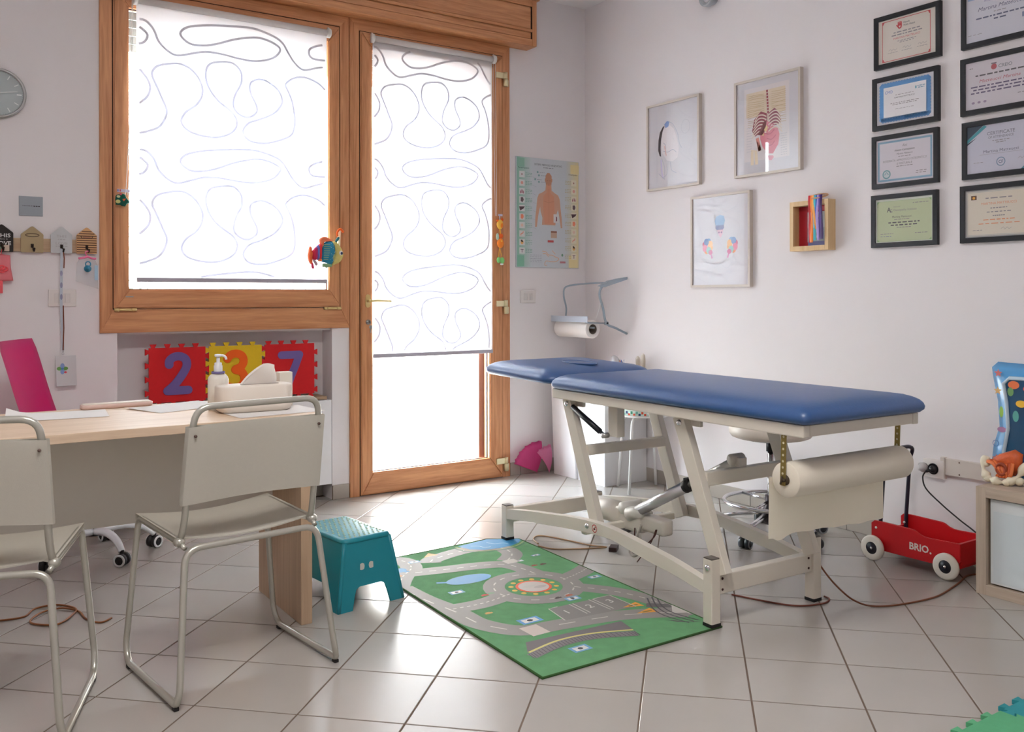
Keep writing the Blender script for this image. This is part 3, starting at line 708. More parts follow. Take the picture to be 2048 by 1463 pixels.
# ================================================================== DESK
OAKX = wood('pale_oak_x', (226, 202, 176), (206, 178, 150), 'x', .8, .5); OAKZ = wood('pale_oak_z', (206, 178, 148), (184, 154, 126), 'z', .8, .5)
dk = thing('desk', 'pale oak desk with a white front panel', 'desk', (-3.4, -1.585, 0))
b = B(); box(b, -.8, .79, -.305, .305, .713, .740, bev=.002); obj('desktop', b, OAKX, dk)
for x in (-.8, .765):
    b = B(); box(b, x, x + .040, -.165, .285, 0.0, .713, bev=.002); obj('side_panel', b, OAKZ, dk)
b = B(); box(b, -.755, .765, .125, .143, .36, .713, bev=.001); obj('front_panel', b, mat('white_laminate', (224, 222, 214), .5, noise=.01), dk)
def on_desk(name, label, cat, x, y, rz=0, group=None): return thing(name, label, cat, (x, y, .740), rz, group)
def sheet_of(name, label, x, y, rz, w_=.21, h_=.297, curl=.004, n=3):
    t = B(); G = [[((i / 8 - .5) * w_, (j / 8 - .5) * h_, .0012 + curl * max(0, (j / 8 - .7)) ** 2 * 8 * (i / 8)) for j in range(9)] for i in range(9)]
    sheet(t, G); o = obj(name, t, PAPER); o.location = (x, y, .7402); o.rotation_euler = (0, 0, R(rz)); return o
o = sheet_of('paper_sheet', '', -3.345, -1.44, 84, curl=.03); tag(o, 'white paper sheet on the desk beside the pink chair back', 'paper', 'papers on the desk')
o = sheet_of('paper_sheet', '', -2.955, -1.42, 112, curl=.006); tag(o, 'white paper sheet on the desk left of the soap bottle', 'paper', 'papers on the desk')
o = sheet_of('paper_sheet', '', -2.735, -1.735, 95, curl=.002); tag(o, 'white paper sheet lying under the tissue box', 'paper', 'papers on the desk')
# tissue box
tb2 = on_desk('tissue_box', 'long cream tissue box with a tissue standing up', 'tissue box', -2.775, -1.68, -2)
b = B(); ring_solid(b, rrect(.250, .125, .045, 6), [(.014, .002), (.004, .010), (0, .022), (0, .085), (.003, .090), (.006, .091)]); obj('box', b, mat('cream_box', (226, 216, 204), .6, noise=.01), tb2)
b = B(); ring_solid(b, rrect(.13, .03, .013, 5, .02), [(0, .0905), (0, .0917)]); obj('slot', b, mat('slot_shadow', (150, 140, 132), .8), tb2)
b = B(); G = []
for i in range(13):
    f = i / 12; x = -.055 + .125 * f; hz = .072 * math.sin(PI * (.02 + .60 * f)) ** .8 + .0; row = []
    for j in range(7):
        g = j / 6; row.append((x + .018 * g * (1 - f) + .004 * math.sin(g * 5), .010 * math.sin(f * 6 + g * 2) * g, .088 + hz * g))
    G.append(row)
sheet(b, G); sheet(b, [[(p[0] + .004, p[1] - .012 * (k / 6), p[2] * .985 + .001) for k, p in enumerate(row)] for row in G])
obj('tissue', b, mat('tissue_paper', (240, 234, 228), .9, trans=.35), tb2)
cb2 = B(); box(cb2, -.024, .024, -.02, .02, 0, .120, bev=.002); o = obj('card_box', cb2, mat('pale_card', (228, 220, 206), .6)); o.location = (-2.635, -1.585, .74); tag(o, 'small pale card box standing behind the tissue box', 'box')
sd = on_desk('soap_dispenser', 'white pump bottle beside the tissue box', 'pump bottle', -2.868, -1.585, 10)
b = B(); ring_solid(b, [(p[0], p[1]) for p in circ(.036, 28, 0, 0, .026)], [(.003, .0), (0, .004), (0, .105), (.002, .113), (.009, .122), (.018, .126)]); obj('bottle', b, mat('bottle_white', (232, 226, 216), .35, trans=.1), sd)
b = B(); lathe(b, [(.021, .125), (.0225, .127), (.0225, .131), (.020, .133)], 24); obj('collar_ring', b, mat('violet_ring', (112, 104, 150), .5), sd)
b = B(); lathe(b, [(.0145, .131), (.0145, .152), (.0125, .154), (.0125, .162), (.006, .164), (.0055, .184), (0, .184)], 22); obj('pump_collar', b, mat('pump_white', (222, 222, 224), .25), sd)
b = B(); lathe(b, [(0, .192), (.011, .191), (.0125, .187), (.011, .183), (0, .183)], 20); tube(b, smoothpts([(0, 0, .186), (.016, -.004, .186), (.024, -.006, .180), (.026, -.007, .172)], 4), .0042, 10); obj('pump_head', b, mat('pump_white', (222, 222, 224), .25), sd)
tr_ = on_desk('desk_tray', 'thin pale tray with a rounded rim at the back edge of the desk', 'tray', -3.14, -1.30, 2)
b = B(); ring_solid(b, rrect(.235, .06, .02, 5), [(.004, .0), (0, .003), (0, .014), (.002, .0155)]); obj('rim', b, mat('tray_pink', (216, 186, 176), .5), tr_)
b = B(); ring_solid(b, rrect(.222, .05, .016, 5), [(0, .0156), (.001, .018)]); obj('lid', b, mat('tray_cream', (228, 218, 204), .5), tr_)

# ================================================================== PINK OFFICE CHAIR
oc = thing('office_chair', 'pink-backed swivel chair behind the desk on white castored feet', 'chair', (-3.075, -.43, 0), -27)
PINK = mat('pink_shell', (232, 52, 140), .28, noise=.03, coat=.3, trans=.25)
b = B(); G = []
for i in range(9):
    f = i / 8; y = -.21 + .36 * f; row = []
    for j in range(13):
        g = j / 12; z = .52 + .42 * g; x = -.175 - .033 * (z - .52) / .1 + .012 * math.cos(PI * (f - .5)) * -1
        row.append((x - .004 * math.sin(g * 5), y * (1 - .10 * (g > .97)), z + (.006 if g == 1 else 0)))
    G.append(row)
sheet(b, G, th=.012); obj('backrest', b, PINK, oc)
b = B(); ring_solid(b, rrect(.43, .42, .08, 6, .04, 0), [(.02, .435), (.004, .442), (0, .455), (.004, .470), (.02, .480), (.05, .483)]); obj('seat', b, PINK, oc)
b = B(); cyl(b, (0, 0, .09), (0, 0, .28), .026, 20); cyl(b, (0, 0, .28), (0, 0, .435), .014, 16); box(b, -.08, .10, -.06, .06, .415, .437, bev=.006); tube(b, fillet([(-.06, 0, .425), (-.19, 0, .43), (-.20, 0, .56)], .05), .012, 10); obj('gas_column', b, mat('column_dark', (40, 38, 42), .5), oc)
for k in range(5):
    a = R(-47 + 72 * k); d = Vector((math.cos(a), math.sin(a), 0))
    b = B(); P = smoothpts([d * .02 + Vector((0, 0, .11)), d * .12 + Vector((0, 0, .118)), d * .20 + Vector((0, 0, .098)), d * .243 + Vector((0, 0, .060))], 4); tube(b, P, [.022 - .008 * q / (len(P) - 1) for q in range(len(P))], 12, flatz=.8)
    leg = obj('base_leg', b, mat('base_white', (226, 230, 234), .3), oc)
    c = d * .245 + Vector((0, 0, .028)); n = Vector((-math.sin(a + .6), math.cos(a + .6), 0))
    b = B()
    for s in (-1, 1): cyl(b, c + n * s * .006, c + n * s * .024, .0265, 20)
    cyl(b, c, c + Vector((0, 0, .04)), .008, 10); ca = obj('castor', b, BLACKR, leg)
    b = B()
    for s in (-1, 1): lathe(b, [(.0265, 0), (.0265, .003), (.018, .004), (.018, 0)], 20, c + n * s * .0235, mx=(n * s).to_track_quat('Z', 'Y').to_matrix().to_4x4())
    obj('castor_rim', b, mat('rim_white', (220, 222, 224), .4), leg)

# ================================================================== TEAL STEP STOOL
st = thing('step_stool', 'teal plastic step stool with a cut-out handle on the tiles', 'step stool', (-2.374, -1.515, 0), 7)
TEAL = mat('teal_plastic', (22, 134, 150), .42, noise=.03, bump=.04, bscale=200)
def frus(z, w0=.282, w1=.196, d0=.39, d1=.325, H_=.25): f = z / H_; return (w0 + (w1 - w0) * f) / 2, (d0 + (d1 - d0) * f) / 2
def side_poly(half0, half1, legw, arch, H_=.238, n=6):
    s = lambda z: half0 + (half1 - half0) * z / .25
    out = [(-s(0), 0), (-s(0) + legw, 0)]
    out += [(-s(0) + legw + .012, arch - .03), (-s(0) + legw + .02, arch - .008), (-s(0) + legw + .035, arch)]
    out += [(s(0) - legw - .035, arch), (s(0) - legw - .02, arch - .008), (s(0) - legw - .012, arch - .03), (s(0) - legw, 0), (s(0), 0), (s(H_), H_), (-s(H_), H_)]
    return out
b = B()
for k in range(4):
    wide = k % 2 == 0
    a0, a1, l, ar = (.141, .098, .060, .078) if wide else (.195, .1625, .075, .08)
    dd0, dd1 = (.195, .1625) if wide else (.141, .098)
    poly = side_poly(a0, a1, l, ar)
    t = bmesh.new(); vo = []; vi = []
    for (x, z) in poly:
        o_ = dd0 + (dd1 - dd0) * z / .25
        vo.append(t.verts.new((x, -o_, z))); vi.append(t.verts.new((x * .975, -o_ + .006, z)))
    t.faces.new(vo); t.faces.new(vi[::-1])
    for i in range(len(poly)): j = (i + 1) % len(poly); t.faces.new((vo[i], vi[i], vi[j], vo[j]))
    bmesh.ops.recalc_face_normals(t, faces=t.faces[:]); bmesh.ops.triangulate(t, faces=[f for f in t.faces if len(f.verts) > 4])
    _fin(t, b, 0, False, Matrix.Rotation(k * PI / 2, 4, 'Z'))
# flared leg corners and rim
for sx in (-1, 1):
    for sy in (-1, 1):
        P = []
        for z in (0, .06, .12, .18, .236):
            hw, hd_ = frus(z); P.append((sx * (hw - .006), sy * (hd_ - .006), z))
        tube(b, P, .0085, 10)
obj('body', b, TEAL, st)
b = B(); ring_solid(b, rrect(.206, .335, .024, 5), [(.004, .232), (0, .236), (0, .240), (.004, .247), (.012, .250)]); obj('top', b, TEAL, st)
b = B()
for i in range(9):
    for j in range(14):
        x = -.08 + .02 * i; y = -.143 + .022 * j
        sph(b, (x + (.01 if j % 2 else 0) * (i < 8), y, .2502), .0042, (1, 1, .5), 8)
o = obj('grip_dots', b, mat('pale_grip', (196, 214, 180), .7), st); o['kind'] = 'stuff'
b = B()
for s in (-1, 1):
    hx = s * .018 - .012; y = -(.195 + (.1625 - .195) * .145 / .25) - .0008
    t = B(); prism(t, [(hx + s * .009, .156), (hx + s * .010, .136), (hx, .132), (hx - s * .007, .137), (hx - s * .009, .146), (hx - s * .007, .155), (hx, .159)], y - .0006, y + .001); _fin(t, b, 0, False)
obj('hand_hole', b, mat('hole_light', (206, 204, 196), .7), st)

# ================================================================== PLAY RUG
rug = thing('play_rug', 'green road-map play rug with roundabout on the white tiles', 'rug', (-1.81, -1.90, 0), 0)
RG = mat('rug_green', (98, 154, 106), .95, noise=.16, nscale=25, bump=.5, bscale=350)
RC = [(-.397, -.674), (.345, -.684), (.400, .62), (.27, .70), (-.355, .665)]
b = B(); prism(b, RC, .0005, .006, 'xy'); obj('pile', b, RG, rug)
b = B(); tube(b, [(x, y, .0040) for x, y in RC], .0042, 8, closed=True); obj('binding', b, mat('binding_green', (56, 96, 48), .9), rug)
p = Print(0, .0003)
GREY = (140, 136, 132); GR2 = (126, 123, 120); LG = (190, 184, 178); BLU = (84, 152, 200); DK = (96, 92, 94); YL = (206, 196, 120); OR = (226, 140, 52)
def rl_(pts, w_, c=GREY, l=1, sm=5, closed=False): p.line(pts, w_, c, l, sm, closed)
def dash(pts, l=2, n=9, sm=5):
    P = smoothpts([Vector((q[0], 0, q[1])) for q in pts], sm); L = [0]
    for a, c in zip(P, P[1:]): L.append(L[-1] + (c - a).length)
    def at(d):
        for i in range(1, len(L)):
            if L[i] >= d: t = (d - L[i - 1]) / max(1e-6, L[i] - L[i - 1]); return P[i - 1].lerp(P[i], t)
        return P[-1]
    for k in range(n):
        a = at(L[-1] * (k + .25) / n); c = at(L[-1] * (k + .75) / n); p.line([(a.x, a.z), (c.x, c.z)], .006, LG, l)
roads = [[(-.385, .30), (-.30, .42), (-.22, .50), (-.20, .60), (-.24, .66)], [(-.37, .29), (-.36, .12), (-.33, -.05), (-.32, -.20), (-.24, -.33), (-.10, -.36), (.10, -.40), (.24, -.46), (.34, -.52)],
         [(-.25, .44), (-.10, .40), (.06, .36), (.14, .30), (.16, .14)], [(.16, .36), (.24, .44), (.24, .56), (.10, .60), (-.08, .56), (-.12, .52)],
         [(.20, .02), (.32, .06), (.40, .10)], [(.18, -.06), (.28, -.20), (.33, -.36), (.345, -.55)], [(-.33, -.02), (-.20, -.03), (-.06, .0)]]
for r_ in roads: rl_(r_, .092); dash(r_, 3, 10)
rl_([(.06 + .155 * math.cos(a), .02 + .155 * math.sin(a)) for a in [2 * PI * k / 28 for k in range(28)]], .085, GREY, 1, 0, True)
for k in range(14):
    a = 2 * PI * k / 14; p.line([(.06 + .155 * math.cos(a + q), .02 + .155 * math.sin(a + q)) for q in (0, .1, .2)], .006, LG, 3)
for k in range(12): a = 2 * PI * k / 12; p.ell(.06 + .088 * math.cos(a), .02 + .088 * math.sin(a), .011, .011, (218, 176, 70), 2, 8)
p.ell(.06, .02, .071, .071, (226, 92, 48), 3, 28); p.ell(.06, .02, .060, .060, (196, 186, 180), 4, 28); p.ell(.045, .03, .03, .012, LG, 5); p.ell(.08, .005, .028, .014, (178, 170, 166), 5)
# lakes and tracks
p.poly([(.26 + .155 * math.cos(a) * 1.0, .695 + .15 * math.sin(a) * .9) for a in [PI + .02 + (PI * .98) * k / 18 * 1.0 for k in range(19)]][:19], (48, 136, 186), 4) if 0 else None
p.poly([(.10, .668), (.12, .60), (.17, .555), (.24, .54), (.31, .545), (.36, .565), (.397, .60), (.398, .625), (.27, .697)], (44, 134, 184), 6)
rl_([(.07, .66), (.09, .58), (.15, .53), (.24, .512), (.32, .516), (.385, .55)], .006, (60, 110, 80), 5); rl_([(.085, .665), (.105, .59), (.16, .54), (.24, .525), (.32, .53), (.39, .57)], .006, (150, 160, 110), 5)
for q in ([(.15, .64), (.18, .62), (.19, .59), (.22, .58)], [(.24, .65), (.26, .61), (.30, .60), (.31, .57)], [(.32, .63), (.35, .60)]): p.line(q, .0035, (150, 196, 214), 7, 4)
p.ell(-.345, .60, .055, .045, BLU, 2); p.ell(-.28, .50, .035, .03, BLU, 2); p.line([(-.28, .5), (-.255, .46)], .02, BLU, 2); p.ell(-.10, .24, .10, .050, BLU, 2, 24); p.line([(-.19, .25), (-.23, .27)], .016, BLU, 2)
for k in (0, .028): rl_([(-.27 + k, .66), (-.262 + k, .62), (-.29 + k, .57), (-.345 + k, .54)], .006, DK, 3)
for (x, y, a_) in ((-.33, .44, 1), (-.07, .62, 1), ): p.poly([(x - .035, y - .015), (x + .035, y - .015), (x + .01, y + .03)], OR, 2)
# signs, houses, cars
for (x, y, w_, h_, c) in ((-.17, .57, .05, .028, (120, 160, 190)), (.20, .33, .045, .02, (190, 200, 210)), (.31, .36, .04, .022, (120, 160, 196)), (.33, -.02, .055, .03, (110, 156, 190)), (-.22, .13, .06, .035, (112, 162, 190)), (-.16, -.27, .085, .05, (96, 156, 208)), (.10, -.175, .06, .036, (110, 160, 200)), (-.17, -.565, .07, .045, (110, 164, 200))):
    p.rect(x, y, w_, h_, c, 2); p.rect(x, y, w_ * .7, h_ * .62, (214, 214, 210), 3); p.ell(x, y, w_ * .14, h_ * .2, (70, 70, 76), 4, 8)
p.text('P', .10, -.175, .022, (60, 60, 66), 5, .02)
for (x, y, c) in ((-.15, .04, (200, 60, 50)), (-.12, .045, (120, 150, 120)), (.06, -.14, (70, 60, 56)), (.11, -.14, (180, 90, 60)), (.22, .24, (150, 70, 50)), (.26, .235, (90, 50, 40)), (-.24, -.13, (206, 160, 90))): p.rect(x, y, .03, .012, c, 3); p.rect(x, y + .006, .016, .01, c, 4)
p.rect(-.20, -.355, .07, .085, (198, 186, 178), 3); p.rect(.17, .345, .06, .05, (186, 180, 174), 3)
# parking and bridge
p.poly([(-.06, -.34), (.235, -.375), (.235, -.225), (-.035, -.215)], GR2, 3)
for q in ([(-.06, -.34), (-.04, -.215), (.0, -.215)], [(.045, -.33), (.05, -.218)], [(.06, -.33), (.065, -.22)], [(.14, -.345), (.14, -.22)], [(.155, -.345), (.155, -.222)], [(.16, -.222), (.235, -.225), (.235, -.375)]): p.line(q, .0045, LG, 5)
for i, x in enumerate((-.005, .10, .195)): p.text(str(i + 1), x, -.275, .035, (198, 194, 190), 5, .02)
BR = [(-.305, -.47), (-.19, -.455), (-.07, -.47), (.05, -.51)]
p.poly([(-.285, -.425), (.095, -.455), (.075, -.545), (-.04, -.495), (-.18, -.478), (-.33, -.50)], (112, 106, 108), 3); rl_([(-.325, -.50), (-.19, -.472), (-.06, -.487), (.075, -.54)], .010, YL, 5)
rl_([(-.335, -.53), (-.20, -.50), (-.07, -.513), (.065, -.572)], .042, (122, 118, 120), 4)
P_ = smoothpts([Vector((x, 0, y)) for x, y in ((-.335, -.53), (-.20, -.50), (-.07, -.513), (.065, -.572))], 10)
for q in P_: p.line([(q.x - .002, q.z - .018), (q.x + .002, q.z + .018)], .003, (84, 80, 84), 5)
# rail tracks and warning triangles on the right corner
p.poly([(.29, -.37), (.35, -.42), (.34, -.46), (.26, -.40)], DK, 3); p.poly([(.23, -.53), (.29, -.60), (.33, -.62), (.25, -.57)], DK, 3)
for k in (0, .022, .045): rl_([(.375 - k, -.33), (.318 - k, -.42), (.300 - k, -.50), (.322 - k, -.60)], .006, (74, 70, 76), 5)
p.poly([(.295, -.50), (.365, -.42), (.37, -.54)], (196, 192, 186), 4)
for y in (-.355, -.43): p.poly([(.19, y), (.265, y + .018), (.265, y - .03)], (222, 150, 50), 3); p.line([(.215, y - .002), (.255, y - .006)], .008, (120, 110, 50), 4)
p.build('road_print', rug, clipto=RC, mx=Matrix.Translation((0, 0, .0063)) @ Matrix.Rotation(-PI / 2, 4, 'X'))

# ================================================================== WALL THINGS, WINDOW WALL
def wallthing(name, label, cat, x, z, y=0, group=None): return thing(name, label, cat, (x, y, z), 0, group)
t = wallthing('wall_clock', 'round grey wall clock cut by the left edge', 'clock', -3.408, 2.057)
mxy = Matrix.Rotation(PI / 2, 4, 'X')
b = B(); lathe(b, [(0, 0), (.105, 0), (.113, .004), (.114, .018), (.110, .027), (.103, .027), (.100, .018)], 56, mx=mxy); obj('rim', b, mat('clock_rim', (172, 172, 172), .35, .5), t)
b = B(); lathe(b, [(.101, .0175), (0, .0175)], 48, mx=mxy); obj('dial', b, mat('clock_dial', (180, 190, 192), .6, noise=.02), t)
p = Print(y=-.0178)
for k in range(12):
    a = 2 * PI * k / 12; p.line([(.074 * math.sin(a), .074 * math.cos(a)), (.094 * math.sin(a), .094 * math.cos(a))], .004 if k % 3 else .006, (232, 236, 236), 1)
for k in range(60): a = 2 * PI * k / 60; p.line([(.096 * math.sin(a), .096 * math.cos(a)), (.099 * math.sin(a), .099 * math.cos(a))], .001, (110, 116, 118), 1)
p.build('hour_marks', t)
for nm, a, L, w_ in (('hour_hand', R(-4), .052, .006), ('minute_hand', R(80), .078, .0045)):
    b = B(); box(b, -w_ / 2, w_ / 2, -.0225, -.021, -.012, L, mx=Matrix.Rotation(a, 4, 'Y')); obj(nm, b, mat('hand_grey', (206, 212, 212), .5), t)
b = B(); cyl(b, (0, -.0175, 0), (0, -.0245, 0), .005, 14); obj('hub', b, mat('hub_dark', (70, 74, 78), .4), t)
t = wallthing('wall_sign', 'small square grey-blue sign above the hook rack', 'sign', -3.276, 1.552)
b = B(); box(b, -.049, .049, -.006, 0, -.046, .044, bev=.001); obj('plate', b, mat('sign_grey', (150, 158, 166), .5, noise=.02), t)
p = Print(y=-.0062); p.bars(-.012, .0, .046, .003, (96, 92, 96), 6, 1, 3); p.bars(.024, -.001, .026, .005, (50, 44, 44), 3, 1, 5); p.build('lettering', t)
# hook rack
t = wallthing('hook_rack', 'wooden key rack with four little house plaques left of the window', 'hook rack', -3.20, 1.34)
b = B(); box(b, -.24, .195, -.012, 0, .0, .062, bev=.002); obj('rail', b, wood('rack_oak', (196, 168, 136), (170, 142, 112), 'x', 1, .6), t)
def house(cx, w_, zt_, m, name='house_plaque', lab=None):
    b = B(); prism(b, [(cx - w_ / 2, -.004), (cx + w_ / 2, -.004), (cx + w_ / 2, zt_ - .036), (cx + .004, zt_), (cx - .004, zt_), (cx - w_ / 2, zt_ - .036)], -.022, -.012); bmesh.ops.bevel(b, geom=[e for e in b.edges if abs((e.verts[0].co - e.verts[1].co).y) > .005], offset=.002, segments=2, affect='EDGES')
    return obj(name, b, m, t, label=lab)
hk = mat('hook_iron', (44, 32, 26), .5, .5)
houses = [(-.196, .094, .120, mat('plaque_black', (30, 20, 18), .6), 'black house plaque with white lettering'), (-.0725, .092, .116, mat('plaque_tan', (172, 152, 116), .7, noise=.05), 'tan house plaque'), (.049, .090, .119, mat('plaque_white', (196, 198, 200), .6), 'white house plaque'), (.157, .088, .120, mat('plaque_stripe', (206, 160, 112), .7), 'brown striped house plaque')]
for i, (cx, w_, zt_, m, lab) in enumerate(houses):
    h_ = house(cx, w_, zt_, m, lab=lab)
    b = B(); tube(b, smoothpts([(cx, -.022, .030), (cx + .001, -.028, .026), (cx + .004, -.032, .008), (cx + .006, -.040, .002), (cx + .006, -.048, .012)], 4), .0034, 8); sph(b, (cx + .006, -.048, .013), .005, seg=8); box(b, cx - .006, cx + .006, -.024, -.022, .018, .036, bev=.001); obj('hook', b, hk, h_)
    p = Print(y=-.0222)
    if i == 0:
        p.text('THIS', cx + .006, .071, .017, (214, 214, 212), 1, .03, wid=.06); p.text('place is', cx + .006, .055, .006, (190, 190, 188), 1, wid=.036); p.text('LOVE', cx + .006, .036, .017, (214, 214, 212), 1, .03, wid=.062)
        p.rect(cx - .016, .012, .046, .026, (120, 140, 122), 1); p.rect(cx + .020, .013, .022, .028, (206, 186, 168), 2)
    if i == 1: p.line([(cx - .022 + .022, .071)] and [(cx + .028 * math.cos(a), .076 + .007 * math.sin(a)) for a in [2 * PI * k / 20 for k in range(20)]], .003, (66, 44, 24), 1, closed=True)
    if i == 2: p.text('THIS', cx, .075, .012, (172, 170, 172), 1, .0, wid=.042); p.bars(cx, .060, .03, .004, (176, 176, 178), 3, 1); p.text('LOVE', cx, .042, .013, (172, 170, 172), 1, 0, wid=.05); p.bars(cx, .028, .05, .005, (176, 176, 178), 4, 1, 3)
    if i == 3:
        for k in range(10):
            z = .004 + k * .0108; hw = .043 if z < .082 else .043 * max(.1, (.120 - z) / .038)
            p.rect(cx, z, hw * 2, .0042, (86, 52, 34), 1)
        p.line([(cx - .026, .078), (cx - .02, .068), (cx + .02, .068), (cx + .026, .078)], .0035, (70, 36, 24), 2)
        p.rect(cx, .074, .034, .006, (176, 124, 90), 2)
    p.build('marking', h_)
# things hanging from the hooks
PNK = mat('pink_gauze', (246, 150, 158), .8, noise=.06, trans=.35)
t = wallthing('gift_pouch', 'pink gauze pouch hanging from the black house hook', 'pouch', -3.396, 1.235, -.03)
def softbag(outl, y0, th, name, m, parent):
    b = B(); n = len(outl); c = Vector((sum(p[0] for p in outl) / n, 0, sum(p[1] for p in outl) / n))
    rings = []
    for sgn in (-1, 1):
        for f, d in ((1, 0), (.85, .6), (.5, .95)): rings.append([Vector((c.x + (x - c.x) * f, y0 + sgn * th * d, c.z + (z - c.z) * f)) for x, z in outl])
    order = [rings[2], rings[1], rings[0], rings[4], rings[5]]
    V = [[b.verts.new(p) for p in r_] for r_ in order]
    for A_, C_ in zip(V, V[1:]):
        for i in range(n): j = (i + 1) % n; f = b.faces.new((A_[i], A_[j], C_[j], C_[i])); f.smooth = True
    b.faces.new(V[0][::-1]); b.faces.new(V[-1]); bmesh.ops.recalc_face_normals(b, faces=b.faces[:]); return obj(name, b, m, parent)
softbag([(-.045, -.030), (.0, -.034), (.046, -.030), (.036, .03), (.034, .085), (0, .09), (-.04, .085), (-.036, .03)], 0, .012, 'bag', PNK, t)
b = B()
for k in range(3): a = 2.1 * k; tube(b, [(.004 + .010 * math.cos(q) + .008 * math.cos(a), -.014 + .004 * math.sin(q), .022 + .009 * math.sin(q) + .008 * math.sin(a)) for q in [2 * PI * j / 10 for j in range(10)]], .004, 6, closed=True)
obj('ribbon_rose', b, mat('coral_ribbon', (236, 84, 92), .5), t)
b = B(); box(b, -.010, .004, -.003, -.002, -.088, -.028); tube(b, [(-.004, 0, .085), (.0, -.004, .112)], .0018, 6); obj('ribbon_tail', b, mat('coral_ribbon', (236, 84, 92), .5), t)
t = wallthing('lanyard_badge', 'white name badge on a long patterned lanyard hanging from the white house hook', 'badge', -3.1455, 1.335, -.036)
b = B()
strip(b, [(-.006, 0, .02), (-.008, -.002, -.10), (-.010, -.002, -.22), (-.006, 0, -.33), (-.002, 0, -.455)], (.012, 0, .0), 0); o = obj('lanyard', b, mat('lanyard_cloth', (190, 198, 208), .8, noise=.03), t)
p = Print(y=-.0026)
for k, z in enumerate((-.095, -.150, -.205)): p.ell(-.009, z, .0055, .014, (140, 140, 168), 1, 10)
p.build('lanyard_print', o)
b = B()
for (x0, z0, x1, z1) in ((.0, .02, .002, -.07), (.0, -.245, -.002, -.455)): strip(b, [(x0 - .001, -.004, z0), ((x0 + x1) / 2 + .002, -.005, (z0 + z1) / 2), (x1, -.003, z1)], (.0052, 0, 0), 0)
obj('lanyard_edge', b, mat('lanyard_brown', (120, 62, 38), .7), t)
b = B(); tube(b, fillet([(-.002, -.002, -.455), (-.006, -.002, -.475), (.002, -.002, -.475), (-.002, -.002, -.455)], .003), .0012, 6); obj('clip', b, CHROME, t)
b = B(); box(b, -.046, .040, -.003, .0, -.622, -.480, bev=.001, mx=Matrix.Rotation(R(-1.5), 4, 'Y')); bd = obj('badge', b, mat('badge_white', (206, 206, 208), .35), t)
p = Print(y=-.0034); p.ell(-.016, -.540, .013, .009, (116, 170, 90), 1); p.ell(.006, -.540, .013, .009, (116, 170, 90), 1); p.ell(-.005, -.528, .009, .013, (126, 150, 196), 1); p.ell(-.005, -.554, .009, .013, (126, 150, 196), 1); p.rect(-.005, -.541, .010, .010, (70, 120, 170), 2); p.ell(.008, -.558, .006, .005, (214, 80, 90), 2, 10)
p.build('badge_logo', bd)
t = wallthing('dummy_pouch', 'clear pouch with a blue dummy and pink bow hanging from the striped house hook', 'pouch', -3.043, 1.26, -.034)
CLR = mat('cloudy_film', (214, 224, 232), .15, alpha=.16)
softbag([(-.050, -.055), (.0, -.075), (.048, -.092), (.046, .02), (.03, .055), (0, .065), (-.03, .055), (-.046, .03)], .0, .010, 'film', CLR, t)
b = B(); lathe(b, [(0, -.004), (.014, -.003), (.0165, 0), (.014, .004), (.006, .006), (.006, .012), (0, .013)], 20, (.0, -.012, .004), mx=mxy); tube(b, [(.002 + .011 * math.cos(a), -.010, .026 + .012 * math.sin(a)) for a in [2 * PI * k / 16 for k in range(16)]], .0028, 8, closed=True); obj('dummy', b, mat('dummy_blue', (60, 146, 180), .35, trans=.2), t)
b = B(); tube(b, smoothpts([(-.040, -.012, .052), (-.015, -.014, .056), (.0, -.012, .060), (.02, -.014, .053), (.036, -.012, .052)], 4), .005, 8); tube(b, smoothpts([(0, -.012, .06), (-.01, -.012, .08), (.004, -.010, .088)], 4), .0028, 8); obj('pink_bow', b, mat('bow_pink', (236, 120, 160), .5), t)
b = B(); box(b, .030, .045, -.011, -.010, -.05, .02); obj('tag_strip', b, mat('tag_blue', (170, 200, 220), .4), t)
# wall plates
def plate(name, label, cat, x, z, w_, h_, rw=False, y=0):
    t = thing(name, label, cat, (0, x, z) if rw else (x, 0, z), RW if rw else 0)
    b = B(); box(b, -w_ / 2, w_ / 2, -.008, 0, -h_ / 2, h_ / 2, bev=.003, seg=3); obj('cover', b, mat('plate_white', (222, 216, 212), .45), t); return t
t = plate('socket_plate', 'white wall socket plate behind the hanging lanyard', 'socket', -3.146, 1.125, .118, .080)
for k in (-1, 0, 1):
    b = B(); box(b, k * .023 - .011, k * .023 + .011, -.0095, -.008, -.022, .022, bev=.001); obj('module', b, mat('module_white', (214, 208, 204), .5), t)
t = plate('light_switch', 'white light switch plate between the door and the corner', 'switch', -.470, 1.128, .118, .080)
for k in (-1, 0, 1):
    b = B(); box(b, k * .023 - .011, k * .023 + .011, -.0095, -.008, -.022, .022, bev=.001); obj('rocker', b, mat('module_white', (214, 208, 204), .5), t)

# ================================================================== RADIATOR, SHELF, FOAM MATS IN THE NICHE
t = wallthing('radiator', 'flat white radiator in the niche below the window', 'radiator', -2.36, .09)
b = B(); box(b, -.53, .556, -.012, .002, .0, .468, bev=.003); box(b, -.53, .556, .06, .07, .0, .468, bev=.003); obj('panel', b, mat('radiator_white', (236, 236, 238), .35), t)
b = B(); box(b, -.53, .556, .002, .06, .455, .466, bev=.001)
for k in range(30): box(b, -.51 + k * .0355, -.490 + k * .0355, .006, .056, .466, .4685)
obj('top_grille', b, mat('grille_white', (228, 228, 230), .4), t); t['label'] = 'flat white radiator in the niche below the window'
b = B(); box(b, -.5, -.47, .07, .139, .05, .4); box(b, .47, .5, .07, .139, .05, .4); obj('wall_bracket', b, STEEL, t)
t = wallthing('shelf_board', 'thin brown board lying on the radiator under the foam numbers', 'shelf', -2.33, .561)
